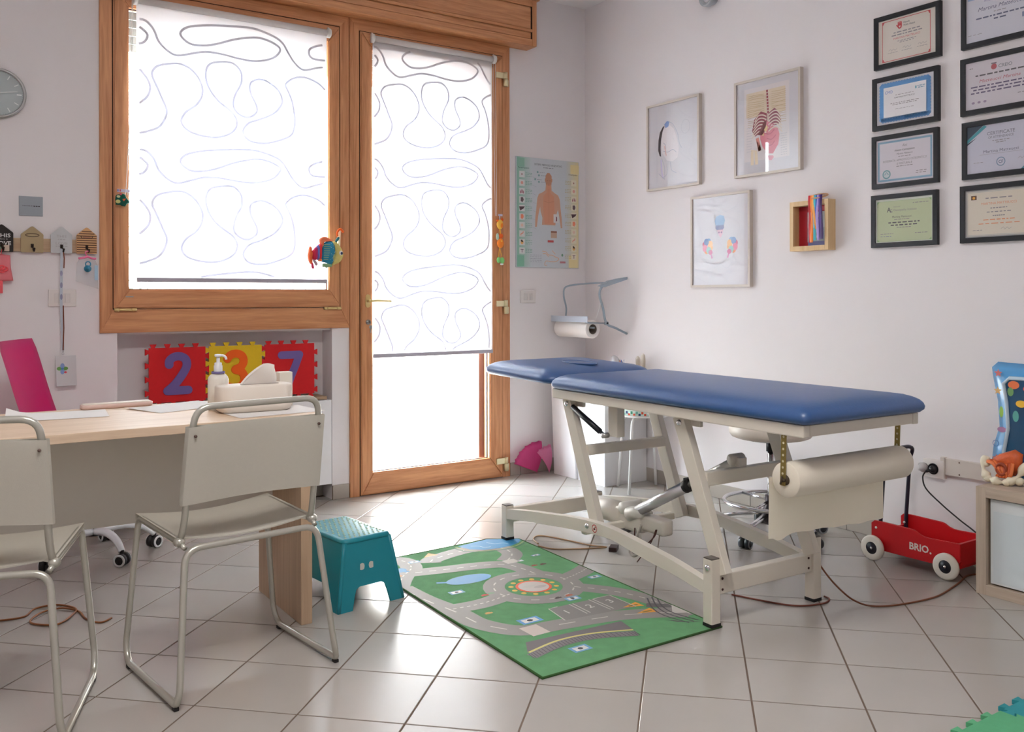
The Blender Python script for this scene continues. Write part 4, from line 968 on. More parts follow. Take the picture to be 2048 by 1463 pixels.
b = B(); box(b, -.47, .50, -.008, .135, 0, .018, bev=.002); obj('board', b, wood('board_brown', (176, 148, 120), (150, 118, 90), 'x', 1, .6), t)
def puzzle(c, tdepth, par, n=4):
    """outline with dovetail teeth; par: teeth phase for bottom, right, top, left"""
    out = []; h_ = c / 2
    sides = [((-h_, -h_), (1, 0), (0, -1)), ((h_, -h_), (0, 1), (1, 0)), ((h_, h_), (-1, 0), (0, 1)), ((-h_, h_), (0, -1), (-1, 0))]
    for k, (o_, d, nn) in enumerate(sides):
        pitch = c / n; out.append(o_)
        for i in range(n):
            a = i * pitch + pitch * (.10 if par[k] else .52); wd = pitch * .38; fl = pitch * .07
            for (s, q) in ((a + fl, 0), (a - fl * .6, tdepth), (a + wd + fl * .6, tdepth), (a + wd - fl, 0)):
                s = min(c - .001, max(.001, s)); out.append((o_[0] + d[0] * s + nn[0] * q, o_[1] + d[1] * s + nn[1] * q))
    return out
FR = mat('foam_red', (206, 14, 22), .75, noise=.06, nscale=60, bump=.3, bscale=400); FY = mat('foam_yellow', (222, 184, 24), .75, noise=.05, nscale=60, bump=.3, bscale=400)
FV = mat('foam_violet', (112, 92, 156), .8, noise=.03); FO = mat('foam_orange', (240, 96, 10), .8, noise=.03)
def digit(ch, parent, m):
    P = {'2': [(-.042, .052), (-.040, .072), (-.018, .090), (.012, .092), (.036, .078), (.044, .052), (.036, .024), (.010, -.018), (-.018, -.052), (-.050, -.080)],
         '3': [(-.044, .070), (-.030, .088), (.0, .096), (.030, .084), (.040, .054), (.026, .026), (-.004, .012), (.028, .0), (.044, -.032), (.034, -.068), (.0, -.086), (-.044, -.074)],
         '7': [(-.048, .078), (.052, .078), (.030, .020), (.006, -.036), (-.012, -.086)]}[ch]
    b = B(); pts = smoothpts([Vector((x, 0, z)) for x, z in P], 6) if ch != '7' else [Vector((x, 0, z)) for x, z in P]
    kk = [0]
    def yk(): kk[0] += 1; return -.0150 - kk[0] * 2.5e-5
    def cap(q, r=.021): t = B(); prism(t, circ(r, 18, q.x, q.z), yk(), -.0115); _fin(t, b, 0, False)
    def seg(a, c, r=.021):
        d = (c - a).normalized(); n = Vector((-d.z, 0, d.x)) * r; t = B(); prism(t, [((a + n).x, (a + n).z), ((c + n).x, (c + n).z), ((c - n).x, (c - n).z), ((a - n).x, (a - n).z)], yk(), -.0115); _fin(t, b, 0, False)
    for a, c in zip(pts, pts[1:]): seg(a, c)
    for q in pts: cap(q)
    if ch == '2': a = Vector((-.048, 0, -.080)); c = Vector((.050, 0, -.080)); seg(a, c); cap(a); cap(c)
    return obj('numeral', b, m, parent)
for i, (ch, m, m2, lab) in enumerate((('2', FR, FV, 'red foam puzzle tile with violet 2 on the left of the niche'), ('3', FY, FO, 'yellow foam puzzle tile with an orange 3 behind the soap bottle'), ('7', FR, FV, 'red foam puzzle tile with violet 7 on the right of the niche'))):
    t = thing('foam_tile', lab, 'foam tile', (-2.618 + .2935 * i, .030, .736), 0, 'number foam tiles in the niche')
    b = B(); prism(b, puzzle(.2755, .018, (0, 1, 0, 1) if 1 else 0), -.012, 0); obj('tile_body', b, m, t); digit(ch, t, m2)

# ================================================================== TOYS AT THE WINDOW
def rotx(): return Matrix.Identity(4)
t = wallthing('fish_toy', 'stuffed fish toy with orange tail hanging on the window handle', 'toy', -1.865, 1.39, -.088)
def pill(b, outl, th, mi=0, y0=0):
    n = len(outl); cx = sum(p[0] for p in outl) / n; cz = sum(p[1] for p in outl) / n; rr = []
    for f, d in ((.45, -1), (.85, -.72), (1, 0), (.85, .72), (.45, 1)): rr.append([b.verts.new((cx + (x - cx) * f, y0 + th * d, cz + (z - cz) * f)) for x, z in outl])
    for A_, C_ in zip(rr, rr[1:]):
        for i in range(n): j = (i + 1) % n; f = b.faces.new((A_[i], A_[j], C_[j], C_[i])); f.smooth = True; f.material_index = mi
    for r_, rev in ((rr[0], 1), (rr[-1], 0)): f = b.faces.new(r_[::-1] if rev else r_); f.material_index = mi; f.smooth = True
    bmesh.ops.recalc_face_normals(b, faces=b.faces[:])
def T(zx, zz): return ((560 + zx / 6.967 - 640) * .002603, (500 - (430 + zz / 6.967)) * .00262)   # crop units to metres on the toy's own plane
def part(name, pts, th, col, parent=None, y0=0, rough=.85):
    b = B(); pts = [(p_.x, p_.z) for p_ in smoothpts([Vector((q[0], 0, q[1])) for q in pts], 4, True)]; pill(b, [T(*q) for q in pts], th, 0, y0); return obj(name, b, mat('fish_' + name, col, rough, noise=.1, nscale=80), parent or t)
part('head', [(650, 385), (700, 380), (750, 420), (790, 480), (815, 560), (805, 620), (760, 680), (690, 710), (640, 715), (655, 640), (680, 560), (665, 460)], .022, (212, 196, 116))
bb = part('body', [(560, 380), (620, 372), (665, 400), (685, 480), (680, 560), (655, 600), (650, 700), (600, 712), (550, 690), (470, 670), (465, 600), (475, 500), (490, 430)], .026, (40, 136, 170))
p = Print(y=-.027, step=.001)
for k in range(9): a = T(492 - (k - 3) * 1, 432 + k * 27); c = T(585 - max(0, k - 4) * 7, 428 + k * 27); p.line([(a[0], a[1]), (c[0], c[1])], .0035, (150, 180, 130), 1)
rn = random.Random(3)
for k in range(22): a = T(rn.uniform(585, 665), rn.uniform(400, 690)); p.ell(a[0], a[1], .0016, .0016, (190, 214, 224), 1, 6)
p.build('body_pattern', bb)
for i, (x, c) in enumerate(((345, (196, 40, 70)), (372, (120, 70, 160)), (395, (220, 50, 80)), (420, (120, 120, 190)), (445, (216, 60, 60)))): part('stripe', [(x - 14, 520 - i * 22), (x + 12, 500 - i * 22), (x + 22, 560), (x + 10, 650), (x - 8, 645)], .020 - .001 * (4 - i), c, y0=.001 * i) if 0 else None
for i, (x, zt_, c) in enumerate(((360, 505, (214, 46, 74)), (392, 470, (196, 44, 96)), (425, 440, (110, 110, 186)), (455, 415, (226, 60, 66)))):
    b = B(); pill(b, [T(x - 20, zt_ + 14), T(x + 8, zt_ - 10), T(x + 26, zt_ + 10), T(x + 24, 600), T(x + 12, 655), T(x - 12, 650), T(x - 24, 580)], .017 + .001 * i, 0); obj('tail_stripe', b, mat('fish_stripe%d' % i, c, .85), t)
part('tail', [(300, 462), (330, 468), (332, 520), (345, 560), (335, 640), (340, 700), (315, 715), (290, 680), (275, 600), (285, 540), (292, 500)], .014, (240, 110, 60))
part('top_fin', [(450, 400), (450, 350), (500, 318), (560, 318), (630, 350), (650, 368), (600, 374), (540, 384), (490, 420), (480, 490), (460, 480), (465, 430)], .014, (240, 130, 90))
part('belly_fin', [(495, 710), (540, 700), (640, 712), (636, 745), (590, 750), (560, 765), (520, 742), (500, 752)], .010, (140, 176, 130))
part('tail_ribbon', [(325, 690), (350, 690), (372, 770), (335, 770)], .004, (226, 60, 96))
part('side_ribbon', [(340, 640), (375, 640), (425, 705), (400, 735), (375, 705)], .004, (170, 150, 160))
part('cheek', [(430, 640), (470, 632), (478, 665), (450, 672)], .02, (236, 120, 60))
part('neck_ribbon', [(690, 370), (735, 310), (762, 325), (718, 385)], .006, (60, 130, 140))
b = B(); e_ = T(757, 546); sph(b, (e_[0], -.024, e_[1]), .011, (1, .5, 1.15)); eb = obj('eye', b, WPLAS, t)
b = B(); e_ = T(764, 550); sph(b, (e_[0], -.029, e_[1]), .0068, (1, .5, 1.2)); obj('pupil', b, mat('pupil_blue', (24, 44, 90), .3), eb)
b = B(); tube(b, smoothpts([(*[T(725, 305)[0]], -.004, T(725, 305)[1]), (T(722, 240)[0], -.006, T(722, 240)[1]), (T(765, 195)[0], -.008, T(765, 195)[1]), (T(815, 240)[0], -.006, T(815, 240)[1])], 5), .0065, 8); obj('loop', b, mat('fish_orange', (246, 110, 40), .8), t)
wh_ = thing('window_handle', 'pale brass window handle the fish toy hangs on', 'handle', (-1.788, -.020, 1.40), 0)
b = B(); t2 = B(); prism(t2, rrect(.026, .060, .012), -.008, 0); _fin(t2, b, 0, False); cyl(b, (0, -.006, 0), (0, -.045, 0), .009, 14); tube(b, fillet([(0, -.04, -.004), (0, -.052, .0), (.006, -.052, .10)], .01), .0085, 12); obj('lever', b, mat('ivory_handle', (232, 222, 184), .3, .3), wh_)
t = wallthing('tree_ornament', 'green felt tree ornament clipped to the window blind cord', 'ornament', -2.888, 1.600, -.046)
b = B(); pill(b, [(-.028, .022), (-.004, .030), (.012, .026), (.016, .012), (.028, -.002), (.032, -.012), (.018, -.020), (.012, -.032), (-.004, -.030), (-.012, -.026), (-.032, -.026), (-.034, 0), (-.032, .016)], .006); o = obj('felt_body', b, mat('felt_green', (18, 92, 76), .9, noise=.15, nscale=60), t)
p = Print(y=-.0064, step=.0006); p.ell(-.020, .014, .008, .006, (196, 200, 150), 1); p.ell(-.022, -.010, .011, .009, (206, 206, 130), 1); p.poly([(0, .004), (.014, .006), (.004, -.008), (-.002, .0)], (228, 92, 50), 1); p.ell(-.010, .026, .006, .005, (196, 66, 84), 1); p.build('beads', o)
b = B(); box(b, -.026, .032, -.004, -.001, .036, .051, bev=.001); pg = obj('peg', b, mat('peg_lilac', (206, 204, 226), .6), t); p = Print(y=-.0042); p.rect(-.012, .044, .006, .011, (206, 70, 90), 1); p.rect(-.022, .044, .005, .011, (90, 100, 160), 1); p.rect(.025, .043, .010, .006, (190, 150, 190), 1); p.build('peg_print', pg)
t = wallthing('bead_doll', 'orange jointed doll toy hanging from the door blind cord', 'toy', -.715, 1.48, -.052)
GX, GZ = -.0008, 0
def D(zx, zz): return ((940 + zx / 6.65 - 991.5) * .00330, (480 - (420 + zz / 6.65)) * .00330)
OY = mat('doll_orange', (248, 140, 40), .5, noise=.05); OY2 = mat('doll_orange_dk', (240, 104, 30), .5); YY = mat('doll_yellow', (246, 190, 70), .5); GG = mat('doll_green', (130, 206, 120), .5); GG2 = mat('doll_green_pale', (190, 214, 190), .5)
def dpart(name, c, rx_, rz_, m, par=None, d=.6): b = B(); q = D(*c); sph(b, (q[0], 0, q[1]), 1, (rx_ / 6.65 * .0033, min(rx_, rz_) / 6.65 * .0033 * d, rz_ / 6.65 * .0033)); return obj(name, b, m, par or t)
dpart('head', (345, 205), 46, 62, YY); dpart('snout', (355, 215), 32, 42, OY, d=1.0); dpart('ear', (310, 160), 20, 16, OY2); dpart('ear', (376, 145), 20, 22, OY2); dpart('chest', (360, 350), 32, 32, OY2); dpart('belly', (352, 440), 48, 62, OY); dpart('belly_button', (352, 415), 14, 14, YY, d=3); dpart('wing', (308, 360), 22, 44, GG2); dpart('foot', (325, 650), 28, 38, GG); dpart('foot', (377, 655), 32, 42, GG); dpart('foot_tag', (372, 700), 26, 14, WPLAS)
b = B(); q1 = D(345, 265); q2 = D(352, 330); cyl(b, (q1[0], 0, q1[1]), (q2[0], 0, q2[1]), .004, 8); obj('neck', b, YY, t)
for a, c in (((338, 500), (322, 620)), ((340, 500), (376, 620))): b = B(); q1 = D(*a); q2 = D(*c); cyl(b, (q1[0], 0, q1[1]), (q2[0], 0, q2[1]), .002, 8); obj('leg', b, YY, t)
b = B(); q1 = D(340, 85); q2 = D(340, 150); cyl(b, (q1[0], 0, q1[1]), (q2[0], 0, q2[1]), .003, 8); box(b, q1[0] - .010, q1[0] + .020, -.002, .001, q1[1] - .008, q1[1] + .004); obj('cord_clip', b, mat('peg_lilac', (206, 204, 226), .6), t)

# ================================================================== RIGHT WALL: PICTURES AND CERTIFICATES
def rthing(name, label, cat, y, z, x=0, group=None): return thing(name, label, cat, (x, y, z), RW, group)
def picframe(t, w_, h_, fw_, dep, fm, paperm, rec=.006, mat_w=0):
    """four mitred frame rails, backing paper, glass"""
    X0, X1, Z0, Z1 = -w_ / 2, w_ / 2, -h_ / 2, h_ / 2
    for p_ in ([(X0, Z0), (X0 + fw_, Z0 + fw_), (X0 + fw_, Z1 - fw_), (X0, Z1)], [(X1, Z0), (X1, Z1), (X1 - fw_, Z1 - fw_), (X1 - fw_, Z0 + fw_)],
               [(X0, Z1), (X0 + fw_, Z1 - fw_), (X1 - fw_, Z1 - fw_), (X1, Z1)], [(X0, Z0), (X1, Z0), (X1 - fw_, Z0 + fw_), (X0 + fw_, Z0 + fw_)]):
        b = B(); prism(b, p_, -dep, 0); obj('frame_rail', b, fm, t)
    b = B(); box(b, X0 + fw_ * .5, X1 - fw_ * .5, -dep + rec + .001, -dep + rec + .003, Z0 + fw_ * .5, Z1 - fw_ * .5); pp = obj('paper', b, paperm, t)
    b = B(); box(b, X0 + fw_ * .8, X1 - fw_ * .8, -dep + rec - .0034, -dep + rec - .0022, Z0 + fw_ * .8, Z1 - fw_ * .8); obj('glass', b, GLASS, t)
    return -dep + rec + .001, pp
SILV = mat('pale_birch_frame', (206, 196, 186), .4, noise=.03)
PWH = mat('print_paper', (214, 212, 218), .75)
# anatomy board on the window wall
t = wallthing('anatomy_poster', 'anatomy poster board of a bald man beside the glazed door', 'poster', -.313, 1.667)
b = B(); box(b, -.252, .252, -.012, 0, -.352, .352, bev=.002); bd = obj('board', b, mat('poster_paper', (196, 202, 208), .35), t)
p = Print(y=-.0122)
for k in range(8):
    f = k / 7; p.rect(-.240 + .015 * k, 0, .0152, .70, tuple(int(a + (c - a) * f) for a, c in zip((146, 188, 172), (196, 204, 208))), 1); p.rect(.240 - .014 * k, 0, .0142, .70, tuple(int(a + (c - a) * f) for a, c in zip((222, 208, 164), (196, 202, 206))), 1)
p.rect(-.218, .315, .06, .055, (138, 184, 166), 2); p.rect(.215, .300, .07, .06, (228, 212, 158), 2); p.rect(-.22, -.31, .055, .07, (128, 182, 158), 2); p.rect(.20, -.31, .07, .08, (228, 212, 160), 2)
p.text('SISTEMA NERVOSO VEGETATIVO', .0, .312, .0125, (60, 64, 78), 3, .02, wid=.22); p.bars(0, .294, .08, .004, (120, 124, 134), 4, 3)
p.text('Parasimpatico', -.195, .283, .010, (50, 104, 88), 3, .01, wid=.085); p.text('Ortosimpatico', .20, .265, .010, (120, 96, 50), 3, .01, wid=.075)
SK = (204, 158, 134); SK2 = (186, 138, 112)
p.poly([(-.020, .185), (-.024, .215), (-.022, .245), (-.008, .262), (.010, .262), (.026, .245), (.028, .215), (.024, .185), (.014, .165), (-.008, .165)], SK2, 3)
p.poly([(-.020, .185), (.024, .185), (.026, .150), (.050, .135), (.078, .122), (.092, .095), (.098, .04), (.108, -.03), (.112, -.09), (.100, -.092), (.090, -.03), (.078, .03), (.066, .0), (.060, -.04), (.056, -.075), (-.052, -.075), (-.048, -.03), (-.062, .01), (-.066, .04), (-.082, -.02), (-.092, -.09), (-.106, -.092), (-.104, -.03), (-.096, .03), (-.088, .095), (-.076, .122), (-.046, .135), (-.024, .150)], SK, 4)
p.poly([(-.012, .19), (.016, .19), (.018, .135), (.045, .11), (.05, .03), (.05, -.07), (-.03, -.07), (-.042, .03), (-.04, .11), (-.014, .135)], (210, 150, 122), 5)
for q in ([(-.012, .212), (-.002, .212)], [(.008, .212), (.018, .212)], [(-.006, .185), (.012, .185)]): p.line(q, .0025, (140, 98, 80), 6)
for x in (-.024, .028): p.poly([(x - .004, .225), (x + .004, .225), (x + .003, .205), (x - .003, .205)], SK2, 5)
p.line([(.004, .16), (.004, -.06)], .0018, (176, 120, 96), 6); p.line([(-.04, .08), (0, .07), (.045, .08)], .002, (184, 130, 106), 6)
p.rect(.062, -.030, .042, .055, (214, 210, 210), 6); p.poly([(.060, -.015), (.070, -.022), (.070, -.045), (.060, -.050), (.062, -.030)], (120, 70, 84), 7)
p.rect(.044, -.135, .048, .045, (190, 160, 140), 5); p.rect(.044, -.118, .048, .010, (140, 96, 80), 6); p.rect(.018, -.180, .048, .014, (196, 84, 84), 5)
for q in ([(-.05, -.245), (-.02, -.25), (.0, -.268), (.03, -.27), (.055, -.28), (.085, -.292), (.06, -.31), (.02, -.312), (-.02, -.308), (-.03, -.335), (-.012, -.335)], [(-.045, -.26), (-.02, -.262), (.0, -.28)], [(.03, -.24), (.055, -.262)]): p.line(q, .0035, (226, 164, 120), 5, 3)
p.rect(.115, -.315, .045, .012, (180, 120, 126), 5); p.ell(.112, -.268, .008, .009, (110, 150, 130), 5)
ICON = [(150, 90, 90), (220, 160, 150), (160, 90, 104), (110, 90, 96), (84, 60, 66), (232, 140, 110), (226, 196, 180), (220, 150, 130), (60, 60, 56), (120, 90, 110)]
for k in range(10):
    z = .240 - .054 * k
    for sx in (-1, 1):
        x = sx * .208; zz = z - (.03 if sx > 0 else 0)
        p.rect(x, zz, .042, .040, (214, 216, 214) if sx < 0 else (226, 218, 196), 3)
        if k in (2,): p.poly([(x - .004, zz + .014), (x - .014, zz - .004), (x - .012, zz - .016), (x - .003, zz - .010)], ICON[k], 4); p.poly([(x + .004, zz + .014), (x + .014, zz - .004), (x + .012, zz - .016), (x + .003, zz - .010)], ICON[k], 4)
        elif k == 4: p.poly([(x - .022, zz + .010), (x + .022, zz + .012), (x + .012, zz - .002), (x - .014, zz - .016)], ICON[k], 4)
        elif k in (3, 5): p.poly([(x - .010, zz + .015), (x + .008, zz + .016), (x + .014, zz), (x + .004, zz - .016), (x - .010, zz - .010)], ICON[k], 4)
        elif k == 8: p.ell(x, zz, .011, .014, (226, 176, 110), 4); p.poly([(x - .012, zz + .014), (x, zz + .016), (x + .010, zz + .002), (x - .004, zz)], ICON[k], 5)
        elif k == 9: p.line([(x - .012, zz + .008), (x + .012, zz + .008)], .004, ICON[k], 4); p.line([(x, zz + .008), (x, zz - .012)], .005, ICON[k], 4)
        elif k == 7: p.line([(x - .010, zz - .012), (x - .006, zz), (x + .004, zz + .002), (x + .010, zz + .014)], .007, ICON[k], 4, 3)
        else: p.ell(x, zz, .010 if k else .004, .010 if k else .006, ICON[k], 4)
        for q in range(3): p.bars(-.155 if sx < 0 else .160, zz + .010 - .010 * q, .05, .0028, (112, 160, 142) if sx < 0 else (184, 168, 124), 3, 3, k * 3 + q)
    if k < 7: p.line([(-.125, z - .01), (-.095, z - .02)], .0012, (150, 154, 164), 3)
for q in range(5): p.bars(-.10, -.272 - .011 * q, .09, .0022, (150, 154, 166), 5, 3, q)
for (x, z) in ((-.085, .262), (-.075, .242), (-.105, .215), (-.075, .200)): p.ell(x, z, .007, .007, (120, 160, 160), 3, 10); p.bars(x + .035, z, .04, .0025, (130, 136, 146), 3, 3, 2)
p.build('print', bd)
# three art prints
def artprint(label, y, z, drawer):
    t = rthing('framed_print', label, 'picture', y, z, 0, 'anatomical art prints on the right wall')
    yp, pp = picframe(t, .440, .518, .013, .026, SILV, PWH, rec=.008)
    p = Print(y=yp - .0002); drawer(p); p.build('drawing', pp); return t
GRY = (186, 186, 196); PALE = (206, 206, 214)
def d1(p):
    rn = random.Random(2)
    p.poly([(-.125, -.02), (-.122, .04), (-.110, .085), (-.085, .115), (-.070, .120), (-.088, .085), (-.100, .04), (-.104, -.01), (-.100, -.06), (-.112, -.055)], (62, 62, 74), 2)
    p.poly([(-.072, .128), (-.05, .145), (-.028, .140), (-.036, .112), (-.06, .105)], (120, 150, 206), 2)
    p.poly([(-.085, .10), (-.03, .12), (.01, .09), (.035, .03), (.05, -.03), (.04, -.08), (.0, -.10), (-.05, -.09), (-.09, -.04), (-.098, .03)], (232, 226, 230), 1)
    for q in ([(-.08, .02), (-.06, .0), (-.065, -.03)], [(-.08, -.03), (-.04, -.04), (.0, -.03), (.03, -.05)], [(-.095, -.07), (-.07, -.13), (-.07, -.20)], [(-.04, .14), (.0, .12), (.04, .06), (.055, .0), (.075, -.03)], [(-.02, -.10), (-.01, -.15), (.03, -.17)], [(-.07, -.20), (-.12, -.16)], [(-.05, -.12), (-.05, -.17), (-.09, -.19)]): p.line(q, .0028, (170, 176, 196), 3, 5)
    p.line([(-.10, -.08), (-.095, -.14), (-.085, -.19)], .010, (206, 198, 230), 2, 4); p.line([(-.07, .0), (-.055, -.06)], .006, (226, 180, 176), 3)
    for k in range(26): x = rn.uniform(-.02, .18); z = rn.uniform(-.19, .12); p.line([(x, z), (x + rn.uniform(-.02, .03), z + rn.uniform(-.02, .02)), (x + rn.uniform(.0, .05), z + rn.uniform(-.03, .03))], .0016, PALE, 1, 4)
    for k in range(6): p.bars(-.09 + rn.uniform(0, .1), .175 - .008 * k, .07, .0018, PALE, 4, 1, k)
    p.line([(.105 + .035 * math.cos(a), .09 + .04 * math.sin(a)) for a in [2 * PI * k / 20 for k in range(20)]], .0018, GRY, 2, closed=True)
def d2(p):
    rn = random.Random(7)
    p.rect(-.005, .015, .30, .39, (226, 220, 222), 1); p.rect(-.01, .12, .26, .13, (224, 208, 184), 2)
    for k in range(16): z = .17 - k * .011; p.line([(-.13, z), (-.06, z + rn.uniform(-.006, .008)), (-.02, z - .004)], .002, (196, 170, 130), 3, 3); p.line([(.03, z), (.08, z + rn.uniform(-.006, .008)), (.125, z - .002)], .002, (196, 170, 130), 3, 3)
    p.poly([(-.004, .185), (.008, .185), (.014, .06), (.012, .02), (-.004, .02), (-.002, .06)], (206, 184, 176), 4)
    for k in range(8): p.rect(.001 + .001 * k, .178 - .016 * k, .011, .011, (156, 62, 74), 5)
    p.poly([(-.10, -.02), (-.085, .04), (-.04, .078), (.0, .06), (.0, -.02), (-.05, -.04), (-.08, -.05)], (150, 76, 92), 4); p.poly([(.01, .06), (.05, .082), (.085, .05), (.095, .0), (.06, -.01), (.02, .0)], (150, 80, 96), 4)
    for k in range(6):
        z = .075 - k * .017; p.line([(-.004, z - .03), (-.03, z - .018), (-.06, z - .020), (-.082 - .004 * k, z - .048)], .0065, (226, 212, 200), 6, 5); p.line([(.010, z - .026), (.04, z - .010), (.068, z - .012), (.090 + .002 * k, z - .040)], .0065, (226, 212, 200), 6, 5)
    p.poly([(-.045, -.03), (-.01, .03), (.02, .01), (.05, -.02), (.07, -.02), (.082, -.06), (.075, -.11), (.04, -.155), (.0, -.15), (-.03, -.11), (-.045, -.07)], (222, 132, 148), 5)
    p.poly([(-.06, -.045), (-.02, .02), (.0, .025), (-.012, -.03), (-.035, -.05)], (128, 72, 78), 7)
    p.poly([(-.02, -.025), (-.002, .0), (.008, -.015), (-.004, -.035)], (230, 200, 150), 8); p.poly([(-.035, -.05), (-.018, -.04), (-.02, -.055)], (230, 200, 150), 8)
    for q in ([(-.02, -.04), (.02, -.05), (.05, -.03)], [(.0, -.07), (.03, -.08), (.06, -.06)], [(-.01, -.10), (.03, -.11), (.05, -.09)], [(.01, -.03), (.03, .0), (.05, -.01)]): p.line(q, .006, (200, 106, 126), 6, 5)
    p.line([(-.065, -.06), (-.055, -.10), (-.048, -.13), (-.06, -.08)], .020, (226, 150, 140), 5, 4); p.poly([(.005, -.16), (.04, -.165), (.045, -.175), (.03, -.19), (.0, -.185), (-.004, -.17)], (214, 140, 160), 6)
    for k in range(10): p.bars(.11, -.06 - .012 * k, .04, .002, GRY, 3, 3, k); p.bars(-.12, .0 - .014 * k, .035, .002, GRY, 3, 3, k + 20)
    p.line([(-.10, -.20), (-.10, -.12), (-.075, -.13), (-.07, -.20)], .02, (232, 216, 192), 2)
def d3(p):
    p.poly([(-.032, .085), (-.04, .110), (-.028, .135), (.0, .142), (.028, .135), (.036, .11), (.028, .085), (.0, .075)], (140, 176, 212), 3)
    p.poly([(-.032, .085), (.028, .085), (.03, .07), (.02, .06), (-.024, .06), (-.034, .07)], (120, 130, 176), 4)
    p.poly([(-.024, .06), (.022, .06), (.018, .035), (.004, .015), (-.010, .03)], (230, 190, 206), 3); p.ell(-.008, .045, .006, .005, (150, 110, 150), 5, 8); p.ell(.010, .045, .006, .005, (150, 110, 150), 5, 8)
    for sx in (-1, 1):
        cx = sx * .092 - .002; cz = -.028
        for k, c in enumerate(((246, 176, 110), (246, 190, 130), (140, 176, 216), (126, 156, 206), (216, 120, 150), (226, 140, 166), (238, 150, 96), (150, 196, 190))):
            a = R(200 - sx * 0 - k * 45) if sx > 0 else R(-20 + k * 45); p.ell(cx + .022 * math.cos(a), cz + .026 * math.sin(a), .019, .020, c, 3 + k % 2, 12)
        p.ell(cx - sx * .022, cz - .035, .016, .014, (206, 110, 150), 5, 12); p.line([(cx - sx * .02, cz - .03), (cx - sx * .035, cz - .07)], .010, (206, 130, 176), 4, 2)
    rn = random.Random(4)
    for k in range(30): x = rn.uniform(-.16, .16); z = rn.choice((rn.uniform(-.2, -.09), rn.uniform(.12, .2))); p.line([(x, z), (x + .02, z + rn.uniform(-.015, .015)), (x + .045, z + rn.uniform(-.015, .015))], .0015, PALE, 1, 4)
    for q in ([(-.14, .165), (-.05, .175), (.02, .155), (.12, .18)], [(-.08, -.12), (-.04, -.15), (.0, -.13), (.05, -.155), (.09, -.12)]): p.line(q, .003, PALE, 1, 5)
artprint('pale framed sketch of a head with dark hair, left of the three prints', -.853, 2.025, d1)
artprint('framed print of a pink ribcage and organs, right of the three prints', -1.556, 2.028, d2)
artprint('framed print with a blue head and two coloured blossoms, lowest of the prints', -1.225, 1.438, d3)
# certificates
BLK = mat('black_frame', (28, 32, 38), .45, noise=.05)
def cert(label, y, z, paper, drawer):
    t = rthing('certificate_frame', label, 'certificate', y, z, 0, 'black framed certificates on the right wall')
    yp, pp = picframe(t, .327, .243, .0215, .020, BLK, mat('cert_%02x%02x%02x' % paper, paper, .6, noise=.01), rec=.006)
    p = Print(y=yp - .0002); drawer(p); p.build('lettering', pp); return t
INK = (92, 88, 94); INK2 = (146, 140, 144)
def sig(p, x, z, c=INK2): p.line([(x - .02, z), (x - .01, z + .006), (x - .005, z - .003), (x + .004, z + .005), (x + .012, z - .002), (x + .022, z + .004)], .0012, c, 3, 4)
def c1(p):
    RD = (206, 60, 66); p.rect(0, 0, .282, .198, (226, 216, 206), 1); p.frame(-.004, 0, .238, .186, .0028, RD, 2)
    for sx in (-1, 1):
        for sz in (-1, 1): p.poly([(-.004 + sx * .119, sz * .093), (-.004 + sx * .103, sz * .093), (-.004 + sx * .110, sz * .087), (-.004 + sx * .113, sz * .080), (-.004 + sx * .119, sz * .078)], RD, 3)
    p.ell(-.034, .058, .011, .013, RD, 3)
    for k in range(4): p.line([(-.042 + .0055 * k, .062), (-.042 + .0055 * k, .080 - abs(k - 1.5) * .002)], .0045, RD, 3)
    p.line([(-.044, .056), (-.050, .066)], .005, RD, 3); p.poly([(-.034, .050), (-.039, .057), (-.036, .060), (-.034, .058), (-.032, .060), (-.029, .057)], (226, 216, 206), 4)
    p.text('Hands', -.016, .070, .0085, INK, 3, .02, 'LEFT'); p.text('With Heart', -.016, .057, .0085, INK, 3, .02, 'LEFT')
    p.bars(0, .032, .13, .005, INK2, 6, 3, 1); p.bars(0, .020, .15, .005, INK2, 7, 3, 2); p.text('MARTINA MATTEUCCI', 0, .005, .0085, RD, 3, .01, wid=.13); p.bars(0, -.009, .09, .003, INK2, 6, 3, 3); p.bars(0, -.016, .07, .003, INK2, 5, 3, 4)
    for x in (-.07, .0, .075): sig(p, x, -.045); p.bars(x, -.056, .05, .002, INK2, 4, 3, 5)
def c2(p):
    p.rect(0, 0, .284, .2, (222, 220, 226), 1); BL = (96, 152, 208)
    n = 15
    out = []
    for (x0, z0, x1, z1, k) in ((-.118, -.082, .118, -.082, 17), (.118, -.082, .118, .082, 12), (.118, .082, -.118, .082, 17), (-.118, .082, -.118, -.082, 12)):
        for i in range(k):
            f = (i + .5) / k; x = x0 + (x1 - x0) * f; z = z0 + (z1 - z0) * f; p.ell(x, z, .0095, .0095, BL, 2, 10)
    p.frame(0, 0, .240, .168, .015, BL, 3); p.rect(0, 0, .210, .138, (224, 222, 226), 4)
    p.text('CMD', -.078, .046, .013, (74, 120, 190), 5, .03); p.line([(.052, .046), (.060, .046)], .012, (120, 170, 190), 5); p.bars(.082, .050, .036, .004, (120, 160, 180), 3, 5, 1); p.bars(.082, .042, .03, .004, (120, 160, 180), 3, 5, 2)
    p.bars(0, .028, .09, .0025, INK2, 6, 5, 3); p.text('MARTINA MATTEUCCI', 0, .016, .0068, INK, 5, .02, wid=.10); p.bars(0, -.008, .14, .003, INK2, 9, 5, 4); p.bars(0, -.015, .12, .003, INK2, 8, 5, 5)
    sig(p, -.065, -.042, (96, 110, 170)); sig(p, .055, -.046); p.bars(0, -.036, .09, .002, INK2, 6, 5, 6)
